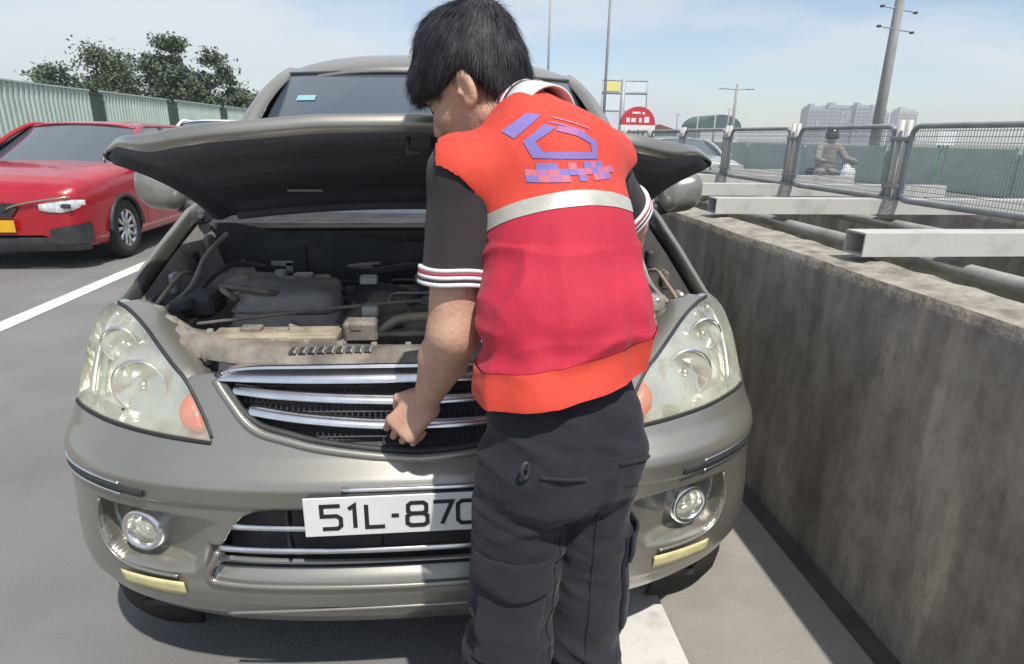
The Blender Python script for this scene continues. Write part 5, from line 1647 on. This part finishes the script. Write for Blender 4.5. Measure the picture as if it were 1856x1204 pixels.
        mk('trim_line', *tube_geo(C, .011, 6), M_gold, r)
        # lower black corner with lamp pocket
        G = []
        for t in np.linspace(0, 1, 10):
            x = .52 + t * .30; y = np.interp(x * .877 / W_, HW[:6], Y[:6]) - .014
            G.append([(cx + s * x, yf + y * k, z) for z in (.27, .33, .40, .47 - .05 * (1 - t))])
        mk('bumper_corner', *grid_geo(np.array(G) if s < 0 else np.array(G)[::-1]), M_black, r)
    G = []
    for x in np.linspace(-.80, .80, 40):
        y = np.interp(abs(x) * .877 / W_, HW[:6], Y[:6])
        G.append([(cx + x, yf + y * k - .008, .34), (cx + x, yf + y * k - .02, .29), (cx + x, yf + y * k + .02, .20)])
    mk('lower_lip', *grid_geo(np.array(G)[::-1] if False else np.array(G)), M_black, r)
    G = [[(cx + x, yf - .018, z) for x in np.linspace(-.30 + .10 * q, .30 - .10 * q, 8)] for q, z in ((0, .665), (.3, .62), (.7, .57), (1, .535))]
    mk('grille', *grid_geo(np.array(G)[::-1]), M_black, r)
    if plate:
        m = MB(); m.box((cx, yf - .045, .452), (.47, .012, .115), bev=.004); m.build('number_plate', plate, r)
    m = MB(); m.box((cx, yf + 2.1 * k, .22), (1.45, 3.4, .05)); m.build('floor_pan', M_black, r)
    return r
other_car('red_car', 'red hatchback with yellow number plate in the next lane', -4.335, 5.30, M_red, 'cars in the traffic', plate=M_yplate)
other_car('white_car', 'white car queuing behind the red hatchback, only its roof showing', -4.42, 10.1, M_white, 'cars in the traffic', hgt=1.58)
other_car('white_car', 'white car on the far carriageway seen through the mesh fence', 5.55, 11.6, M_white, 'cars in the traffic', hgt=1.40)

# motorcyclist on the far carriageway, seen through the fence
MBK = thing('motorbike', 'dark motorbike on the far carriageway behind the mesh fence', 'motorbike', (6.95, 9.6, 0))
for y in (9.05, 10.3):
    m = MB(); m.lathe([(.20, -.05), (.27, -.05), (.295, 0), (.27, .05), (.20, .05)], (6.95, y, .30), (1, 0, 0), 28); w_ = m.build('wheel', M_rubber, MBK, smooth=True)
    m = MB(); m.lathe([(.20, .02), (.19, 0), (.20, -.02)], (6.95, y, .30), (1, 0, 0), 28)
    for a in range(5): m.tube([(6.95, y, .30), (6.95, y + .195 * math.cos(a * 1.2566), .30 + .195 * math.sin(a * 1.2566))], .014, 5)
    m.build('rim', M_rim, w_, smooth=True)
m = MB(); m.tube(spl([(6.95, 9.20, .62), (6.95, 9.45, .45), (6.95, 9.8, .48), (6.95, 10.3, .62)], 16), [.10 + .03 * math.sin(i / 15 * math.pi) for i in range(16)], 10); m.build('frame_body', M_lampdark, MBK, smooth=True)
m = MB(); m.tube([(6.95, 9.05, .30), (6.95, 9.15, .65), (6.95, 9.24, .98)], [.035, .045, .05], 8); m.build('fork', M_darksteel, MBK, smooth=True)
m = MB(); m.box((6.95, 9.10, .72), (.26, .10, .42), bev=.04); m.build('leg_shield', M_white, MBK)
m = MB(); m.tube(spl([(6.62, 9.36, 1.02), (6.78, 9.25, 1.0), (6.95, 9.22, 1.0), (7.12, 9.25, 1.0), (7.28, 9.36, 1.02)], 16), .016, 8); m.build('handlebar', M_darksteel, MBK, smooth=True)
m = MB(); m.lathe([(.0001, .06), (.05, .05), (.075, 0), (.06, -.05)], (6.95, 9.16, .93), (0, -1, 0), 20); m.build('headlight', M_lamp, MBK, smooth=True)
m = MB(); m.tube(spl([(6.95, 9.62, .74), (6.95, 9.9, .76), (6.95, 10.3, .80)], 10), [.09, .12, .12, .12, .12, .12, .12, .11, .10, .08], 10); m.build('seat', M_rubber, MBK, smooth=True)
M_jacket = mat('grey_brown_jacket', (0.30, 0.27, 0.245), .9, var=.3, vscale=8)
S = SDF((6.55, 9.0, .25), (7.35, 10.2, 1.62), .016)
S.loft([((6.95, 9.85, .84), .15, .12), ((6.95, 9.80, 1.10), .16, .11), ((6.95, 9.76, 1.28), .17, .09), ((6.95, 9.75, 1.36), .07, .06)], (1, 0, 0))
for s in (-1, 1):
    S.cone((6.95 + s * .18, 9.76, 1.26), (6.95 + s * .27, 9.62, 1.06), .055, .048); S.cone((6.95 + s * .27, 9.62, 1.06), (6.95 + s * .30, 9.40, 1.03), .045, .032)
    S.cone((6.95 + s * .09, 9.82, .82), (6.95 + s * .17, 9.48, .74), .085, .062); S.cone((6.95 + s * .17, 9.48, .74), (6.95 + s * .15, 9.55, .36), .058, .045)
    S.ell((6.95 + s * .15, 9.50, .31), (.045, .11, .04))
S.cone((6.95, 9.75, 1.34), (6.95, 9.73, 1.44), .055, .06); S.ell((6.95, 9.72, 1.47), (.075, .09, .10))
V, Q = S.mesh()
rider = mk('person', V - np.array((6.95, 9.8, 0)), Q, M_skin); rider.location = (6.95, 9.8, 0)
tag(rider, 'rider in a grey-brown jacket and helmet on the motorbike behind the fence', 'person')
m = MB(); m.lathe([(.0001, .135), (.06, .122), (.105, .075), (.122, .01), (.118, -.05), (.10, -.07)], (6.95, 9.73, 1.47), (0, 0, 1), 24); m.build('helmet', M_lampdark, rider, smooth=True)
Nr = vnormals(V, Q)
mk('jacket', *clip_mesh(V + Nr * .014, Q, [((0, 0, .84), (0, 0, -1)), ((0, 0, 1.36), (0, 0, 1))]), M_jacket, rider)
mk('trousers', *clip_mesh(V + Nr * .012, Q, [((0, 0, .90), (0, 0, 1)), ((0, 0, .36), (0, 0, -1))]), M_lampdark, rider)
# small white sign on green legs on the far verge
SG = thing('sign_stand', 'small white sign on thin green legs seen through the nearest fence panel', 'sign', (7.75, 8.0, 0))
m = MB(); m.box((7.72, 8.0, 1.43), (.30, .012, .20), bev=.004); m.build('sign_board', M_white, SG)
M_green = mat('green_metal', (0.06, 0.16, 0.10), .6, var=.3, vscale=10)
for dx, dy in ((-.12, 0), (.12, 0), (0, .25)):
    m = MB(); m.tube([(7.72 + dx * .6, 8.02, 1.34), (7.72 + dx * 1.1, 8.02 + dy, 0)], .013, 6); m.build('leg', M_green, SG, smooth=True)
m = MB(); m.tube([(7.60, 8.02, .55), (7.84, 8.02, .55)], .01, 6); m.build('crossbar', M_green, SG, smooth=True)
# ================================================================== hoarding, trees, poles, far buildings
M_hoard = mat('pale_green_sheet', (0.47, 0.56, 0.49), .55, col2=(0.38, 0.47, 0.41), vscale=1.6, vpos=(.4, .7), metal=.1)
M_hpost = mat('dark_green_post', (0.05, 0.085, 0.06), .7, var=.3, vscale=5)
M_leafA = mat('leaf_grey_green', (0.12, 0.155, 0.10), .7, col2=(0.09, 0.12, 0.075), vscale=1.3, spec=.3)
M_leafB = mat('leaf_olive', (0.13, 0.16, 0.10), .7, col2=(0.095, 0.12, 0.075), vscale=1.3, spec=.3)
M_bark = mat('bark', (0.11, 0.085, 0.065), .95, var=.4, vscale=8, bump=.4, bscale=20)
M_pole = mat('pole_grey', (0.36, 0.38, 0.40), .6, metal=.3, var=.15, vscale=3)
M_concpole = mat('concrete_pole', (0.33, 0.33, 0.33), .85, var=.15, vscale=2)

bounds = [10.9, 14.62, 15.15, 18.72, 19.35, 23.2, 23.75, 27.6, 28.15, 32.1, 32.6, 36.5, 37, 41, 41.5, 45.5, 46, 50, 50.5, 54.5]
HX = -8.0
ords = ['nearest, at the left edge of the picture', 'second from the left', 'third from the left, behind the white car', 'fourth from the left, beside the windscreen pillar']
for i in range(0, len(bounds), 2):
    y0, y1 = bounds[i], bounds[i + 1]
    k = i // 2
    h = 2.18 + .012 * k
    r = thing('site_hoarding', 'pale green corrugated hoarding panel, ' + (ords[k] if k < 4 else ['', '', '', '', 'fifth in the row from the camera', 'sixth in the row from the camera', 'seventh in the row from the camera', 'eighth in the row from the camera', 'ninth in the row from the camera', 'tenth and last in the row from the camera'][k]), 'hoarding', (HX, y0, 0), 'hoarding panels beside the road')
    # trapezoid corrugation
    pts = []; y = y0; pitch = .155
    while y < y1 - pitch + .01:
        pts += [(y, 0), (y + pitch * .44, 0), (y + pitch * .54, .032), (y + pitch * .90, .032), (y + pitch, 0)][:-1]; y += pitch
    pts.append((y1, 0))
    G = [[(HX + d, yy, z) for yy, d in pts] for z in (.06, h)]
    solid(mk('sheet', *grid_geo(np.array(G)), M_hoard, r, smooth=False), .004, 0)
    m = MB(); m.box((HX + .02, (y0 + y1) / 2, h + .018), (.07, y1 - y0, .03)); m.build('top_rail', M_hoard, r)
    m = MB(); m.box((HX - .04, (y0 + y1) / 2, 1.1), (.05, y1 - y0, .05)); m.build('rear_rail', M_hpost, r)
    if i + 2 < len(bounds):
        c = (y1 + bounds[i + 2]) / 2; wd = bounds[i + 2] - y1
        m = MB(); m.box((HX - .02, c, 1.06), (.16, wd - .02, 2.12)); m.box((HX - .02, c, 2.135), (.18, wd + .01, .03)); 
        pn = thing('hoarding_post', 'wide dark green post after the %s hoarding panel' % ['first', 'second', 'third', 'fourth', 'fifth', 'sixth', 'seventh', 'eighth', 'ninth', 'tenth'][k], 'post', (HX, c, 0), 'posts between hoarding panels')
        mm = MB(); mm.box((HX - .02, c, 1.06), (.16, wd - .02, 2.12)); mm.build('post_body', M_hpost, pn)
        mm = MB(); mm.box((HX - .02, c, 2.14), (.18, wd + .01, .03)); mm.build('post_cap', M_hpost, pn)

def make_tree(name, label, base, height, rad, leafm, seed, nclump=60, nleaf=95, zfrac=.35, tufts=()):
    rn = np.random.default_rng(seed)
    bx, by, bz = base
    r = thing(name, label, 'tree', base, 'trees behind the hoarding')
    top = np.array((bx + rn.uniform(-.3, .3), by, bz + height * .9))
    mb = MB()
    C = spl([base, (bx + rn.uniform(-.15, .15), by + rn.uniform(-.15, .15), bz + height * .35), (bx + rn.uniform(-.25, .25), by, bz + height * .65), top], 12)
    mb.tube(C, np.linspace(.14, .025, 12), 8)
    cl = []
    for k in range(11):
        t = rn.uniform(.3, .95); p = C[int(t * 11)]; a = rn.uniform(0, 2 * np.pi); ll = rad * rn.uniform(.5, 1.0) * (1.15 - .5 * t)
        e = p + np.array((math.cos(a) * ll, math.sin(a) * ll, rn.uniform(.2, .9) * ll * .8))
        mb.tube(spl([p, (p + e) / 2 + rn.normal(size=3) * .08, e], 6), np.linspace(.05, .012, 6), 5)
        cl += [e, (p + e) / 2]
    mb.build('trunk', M_bark, r, smooth=True)
    c0 = np.array((bx, by, bz + height * (zfrac + 1) / 2))
    while len(cl) < nclump:
        d = rn.normal(size=3); d /= np.linalg.norm(d); q = rn.uniform(.25, 1) ** .5
        p = c0 + d * q * np.array((rad, rad * .8, height * (1 - zfrac) / 2))
        if vnoise(p[None], .9)[0] > -.25: cl.append(p)
    for t in tufts:
        for _ in range(7): cl.append(np.array(base) + np.array(t) + rn.normal(size=3) * (.22, .22, .14))
    LV, LF = [], []
    for p in cl:
        sz = rn.uniform(.22, .50) * rad / 2.0
        for _ in range(nleaf):
            q = p + rn.normal(size=3) * sz * np.array((1.15, 1.15, .55))
            n = rn.normal(size=3) + np.array((0, 0, .9)); n /= np.linalg.norm(n)
            a = np.cross(n, rn.normal(size=3)); a /= np.linalg.norm(a) + 1e-9; b = np.cross(n, a)
            l = rn.uniform(.075, .135); w = l * .5; k = len(LV)
            LV += [q - a * l, q + b * w + n * .01, q + a * l, q - b * w + n * .01]; LF.append((k, k + 1, k + 2, k + 3))
    mk('crown', LV, LF, leafm, r, smooth=False)
    return r
make_tree('roadside_tree', 'low dark bush-like tree above the second hoarding post, leftmost of the trees', (-18.9, 34, -.5), 4.9, 1.35, M_leafA, 1, zfrac=.45)
make_tree('roadside_tree', 'tree with a small tuft sticking out at its left, second from the left', (-16.4, 35, -.5), 5.5, 1.9, M_leafB, 2, 75, tufts=((-1.2, 0, 5.45), (-.9, 0, 5.1)))
make_tree('roadside_tree', 'tallest tree with a slim tuft on top above the hoarding', (-13.7, 34, -.5), 5.75, 1.35, M_leafA, 3, 62, tufts=((0, 0, 6.05), (.05, 0, 5.8), (-.95, 0, 5.1)))
make_tree('roadside_tree', 'airy tree right of the tallest one', (-12.7, 36, -.5), 5.35, 1.25, M_leafB, 4, 46, tufts=((.3, 0, 5.45),))
make_tree('roadside_tree', 'small round tree just left of the silver car roof', (-10.55, 34, -.5), 4.35, 1.0, M_leafA, 5, 40, zfrac=.4, tufts=((-.55, 0, 4.55),))
make_tree('roadside_tree', 'broad low tree filling the gap between the tallest tree and its neighbour', (-15.0, 38, -.5), 4.6, 1.9, M_leafA, 6, 60)
make_tree('roadside_tree', 'low tree behind the third hoarding panel', (-11.6, 38, -.5), 4.3, 1.4, M_leafA, 8, 50)

# lamp posts, utility pole, twin-arm lamp
def lamp_post(x, y, h, label, r0=.10, arm=1):
    r = thing('lamp_post', label, 'lamp post', (x, y, 0), 'lamp posts')
    m = MB(); m.tube([(x, y, 0), (x, y, h * .5), (x, y, h)], [r0, r0 * .75, r0 * .5], 12); m.build('pole', M_pole, r, smooth=True)
    m = MB(); m.tube(spl([(x, y, h - .1), (x - arm * .5, y, h + .35), (x - arm * 1.6, y, h + .5)], 10), .04, 8); m.build('arm', M_pole, r, smooth=True)
    m = MB(); m.box((x - arm * 1.9, y, h + .5), (.65, .24, .10), bev=.03); m.build('lamp_head', M_pole, r)
    return r
lamp_post(7.3, 45, 13, 'thin tall lamp post just right of the man\'s head', .11)
lamp_post(7.76, 30, 12, 'tall lamp post rising above the red kilometre stone', .085)
T = thing('lamp_post', 'distant twin-armed lamp post shaped like a T', 'lamp post', (37.4, 80, 0), 'lamp posts')
m = MB(); m.tube([(37.4, 80, -.9), (37.4, 80, 8.2)], [.26, .16], 10); m.build('pole', M_concpole, T, smooth=True)
for s in (-1, 1):
    m = MB(); m.tube([(37.4, 80, 7.5), (37.4 + s * 1.4, 80, 7.6)], .07, 6); m.build('arm', M_pole, T, smooth=True)
    m = MB(); m.box((37.4 + s * 1.85, 80, 7.6), (.95, .35, .16), bev=.05); m.build('lamp_head', M_pole, T)
U = thing('utility_pole', 'tall grey utility pole with two pairs of crossarms', 'pole', (19.35, 26, -.9))
m = MB(); m.tube([(19.35, 26, -.9), (19.3, 26, 5), (19.25, 26, 11.5)], [.25, .205, .13], 16); m.build('pole', M_concpole, U, smooth=True)
for z, dz in ((6.75, .12), (5.98, -.06), (7.7, .05)):
    for s in (-1, 1):
        m = MB(); m.tube([(19.28, 25.95, z), (19.28 + s * .42, 25.95, z + (.06 if s < 0 else -.05)), (19.28 + s * .80, 25.95, z + (.10 if s < 0 else -.10))], [.035, .03, .025], 6); m.build('crossarm', M_pole, U, smooth=True)
        m = MB(); m.lathe([(.0001, -.1), (.05, -.08), (.06, 0), (.05, .08), (.0001, .1)], (19.28 + s * .78, 25.95, z + (.10 if s < 0 else -.11)), (1, 0, .1), 10); m.build('insulator', M_darksteel, U, smooth=True)
# far thin posts along the other road
for x, y, h, lab in ((26.2, 70, 4.1, 'thin far post right of the red kilometre stone'), (28.6, 70, 3.9, 'thin far post, second right of the kilometre stone'), (31.5, 72, 4.1, 'thin far post left of the arched green roof'), (48, 105, 6.4, 'small pole with a crossbar beside the arched green roof')):
    r = thing('far_post', lab, 'post', (x, y, -.9), 'far posts')
    m = MB(); m.tube([(x, y, -.9), (x, y, h)], [.14, .09], 8); m.build('pole', M_concpole, r, smooth=True)
    m = MB(); m.box((x, y, h - .15), (.9 if h > 5 else .45, .1, .1)); m.build('crossbar', M_concpole, r)

# red and white kilometre stone (flat slab with a rounded head)
M_kmred = mat('km_red', (0.55, 0.03, 0.05), .6, var=.15, vscale=4); M_kmwhite = mat('km_white', (0.72, 0.70, 0.68), .7, var=.1, vscale=4)
K = thing('kilometre_stone', 'round-topped red and white roadside marker beyond the fence', 'sign', (8.92, 28, 0))
kx, kz, kr = 8.92, 1.95, .80
pts = [(kx + kr * math.cos(a), 28.0, kz + kr * math.sin(a)) for a in np.linspace(0, math.pi, 30)]
m = MB(); m.prism(pts, (0, .30, 0), 1); m.build('red_head', M_kmred, K)
m = MB(); m.box((kx, 28.15, kz / 2 - .005), (kr * 2.02, .30, kz - .01)); m.build('white_base', M_kmwhite, K)
for x, z, w, h in ((-.12, .52, .40, .09), (.22, .50, .12, .10), (-.50, .20, .16, .20), (-.24, .20, .22, .18), (.08, .20, .14, .20), (.38, .22, .24, .26)):
    m = MB(); m.box((kx + x, 27.992, kz + z), (w, .012, h), bev=.004); m.build('white_lettering', M_kmwhite, K)
for x, h in ((-.42, .34), (-.20, .28), (.02, .34), (.24, .30)):
    m = MB(); m.box((kx + x, 27.992, kz - .38), (.09, .012, h), bev=.004); m.build('dark_lettering', M_darksteel, K)
# open sign frame with a yellow board
GF = thing('sign_gantry', 'open roadside sign frame with a small yellow board behind the car roof', 'sign', (15.6, 55, -.9))
m = MB(); m.tube([(15.55, 55, -.9), (15.55, 55, 6.2)], .22, 12); m.build('post', M_pole, GF, smooth=True)
for z in (6.1, 5.1, 3.6):
    m = MB(); m.tube([(13.7, 55, z), (17.7, 55, z)], .06 if z != 5.1 else .12, 8); m.build('rail', M_pole, GF, smooth=True)
for x in (13.7, 15.0, 16.4, 17.7):
    m = MB(); m.tube([(x, 55, 3.6), (x, 55, 6.1)], .04, 6); m.build('upright', M_pole, GF, smooth=True)
M_yb = mat('yellow_board', (0.72, 0.66, 0.22), .6)
m = MB(); m.box((14.6, 54.9, 5.6), (1.25, .05, .75), bev=.02); m.build('yellow_board', M_yb, GF)
M_pale = mat('pale_sign', (0.62, 0.68, 0.72), .6)
for x, z, w, h in ((16.5, 5.6, 2.2, .8), (16.5, 4.3, 2.2, 1.3), (14.5, 4.3, 1.6, 1.3)):
    m = MB(); m.box((x, 54.95, z), (w, .04, h), bev=.01); m.build('pale_board', M_pale, GF)
# arched green roof hall
AH = thing('arched_hall', 'low hall with a dark green arched roof on the horizon', 'building', (66.5, 150, -.9))
m = MB(); m.box((66.5, 156, 1.6), (9.6, 12, 5.0)); m.build('wall', M_kmwhite, AH)
pts = [(66.5 + 5.2 * math.cos(a), 149.6, 4.1 + 3.0 * math.sin(a)) for a in np.linspace(0, math.pi, 20)]
M_groof = mat('green_roof', (0.055, 0.11, 0.105), .6, var=.25, vscale=.6)
m = MB(); m.prism(pts, (0, 12.6, 0), 1); m.build('roof', M_groof, AH)
# red-brown low house beside the stone
HS_ = thing('low_house', 'low house with a red-brown roof right of the kilometre stone', 'building', (22, 62, -.9))
m = MB(); m.box((21.2, 64, .55), (4.0, 5, 2.9)); m.build('wall', M_kmwhite, HS_)
M_tile = mat('red_brown_roof', (0.22, 0.09, 0.07), .8, var=.3, vscale=2)
m = MB(); m.prism([(18.8, 61, 2.0), (23.6, 61, 2.0), (21.2, 61, 2.7)], (0, 6, 0), 1); m.build('roof', M_tile, HS_)

# apartment towers
M_tower = mat('tower_plaster', (0.33, 0.33, 0.36), .8, var=.12, vscale=.05); M_tower2 = mat('tower_plaster_pale', (0.46, 0.45, 0.47), .8, var=.1, vscale=.05)
M_twin = mat('tower_window', (0.10, 0.12, 0.15), .25)
def tower(x0, x1, y, h, label, m_, seed):
    rn = random.Random(seed)
    w = x1 - x0; r = thing('apartment_tower', label, 'building', ((x0 + x1) / 2, y, -.9), 'apartment towers on the horizon')
    m = MB(); m.box(((x0 + x1) / 2, y + 8, h / 2 - .9), (w, 14, h)); m.build('wall', m_, r)
    nb = max(3, int(w / 4.2)); nf = int(h / 3.4)
    for f in range(nf):
        m = MB()
        for b in range(nb):
            if rn.random() < .9: m.box((x0 + (b + .5) * w / nb, y + .96, f * 3.4 + 1.2), (w / nb * .55, .12, 1.7))
        o = m.build('window_row', M_twin, r); stuff(o)
    for b in range(0, nb + 1):
        m = MB(); m.box((x0 + b * w / nb, y + .6, h / 2 - .9), (.7, .8, h)); m.build('pier', m_, r)
    m = MB(); m.box(((x0 + x1) / 2, y + 8, h + .3), (w * .86, 12, 2.4)); m.build('roof_block', m_, r)
    m = MB(); m.box((x0 + w * .3, y + 8, h + 2.6), (w * .25, 6, 2.4)); m.build('stair_tower', m_, r)
tower(353, 371, 600, 32.5, 'leftmost grey apartment tower on the horizon', M_tower, 1)
tower(373.5, 398.5, 602, 34, 'widest apartment tower on the horizon, second from the left', M_tower, 2)
tower(402, 417.5, 600, 34.5, 'third apartment tower from the left, just left of the utility pole', M_tower, 3)
tower(420.5, 436, 604, 33, 'apartment tower mostly hidden behind the utility pole', M_tower, 4)
tower(522, 545, 700, 37, 'pale apartment tower right of the utility pole', M_tower2, 5)
tower(452, 466, 640, 32, 'palest apartment tower close right of the utility pole', M_tower2, 6)

# low green noise barrier beyond the far carriageway
gb_ = thing('noise_barrier', 'low grey-green barrier beyond the far carriageway', 'barrier', (14.9, 60, 0))
M_nb = mat('grey_green_barrier', (0.40, 0.47, 0.42), .7, col2=(0.33, 0.40, 0.35), vscale=.8)
for k in range(24):
    y0 = -6 + k * 5.0
    m = MB(); m.box((14.9, y0 + 2.45, .62), (.10, 4.88, 1.24), bev=.02); m.build('barrier_board', M_nb, gb_)
    m = MB(); m.box((14.88, y0, .64), (.16, .10, 1.28)); m.build('barrier_upright', M_nb, gb_)
m = MB(); m.box((14.9, 55, -.06), (.4, 124, .12)); m.build('footing', M_conc, gb_)

# ------------------------------------------------------------------ haze in the air
hz = MB(); hz.box((0, 400, 21), (1500, 1000, 46)); HZ = hz.build('haze', None)
HZ['kind'] = 'stuff'; HZ['label'] = 'pale haze in the air'
M_haze = bpy.data.materials.new('haze_air'); M_haze.use_nodes = True
n_ = M_haze.node_tree; n_.nodes.clear()
o_ = n_.nodes.new('ShaderNodeOutputMaterial'); v_ = n_.nodes.new('ShaderNodeVolumePrincipled')
v_.inputs['Color'].default_value = (0.96, 0.975, 1.0, 1); v_.inputs['Density'].default_value = 0.0008; v_.inputs['Anisotropy'].default_value = 0.2
n_.links.new(v_.outputs[0], o_.inputs['Volume'])
HZ.data.materials.append(M_haze)
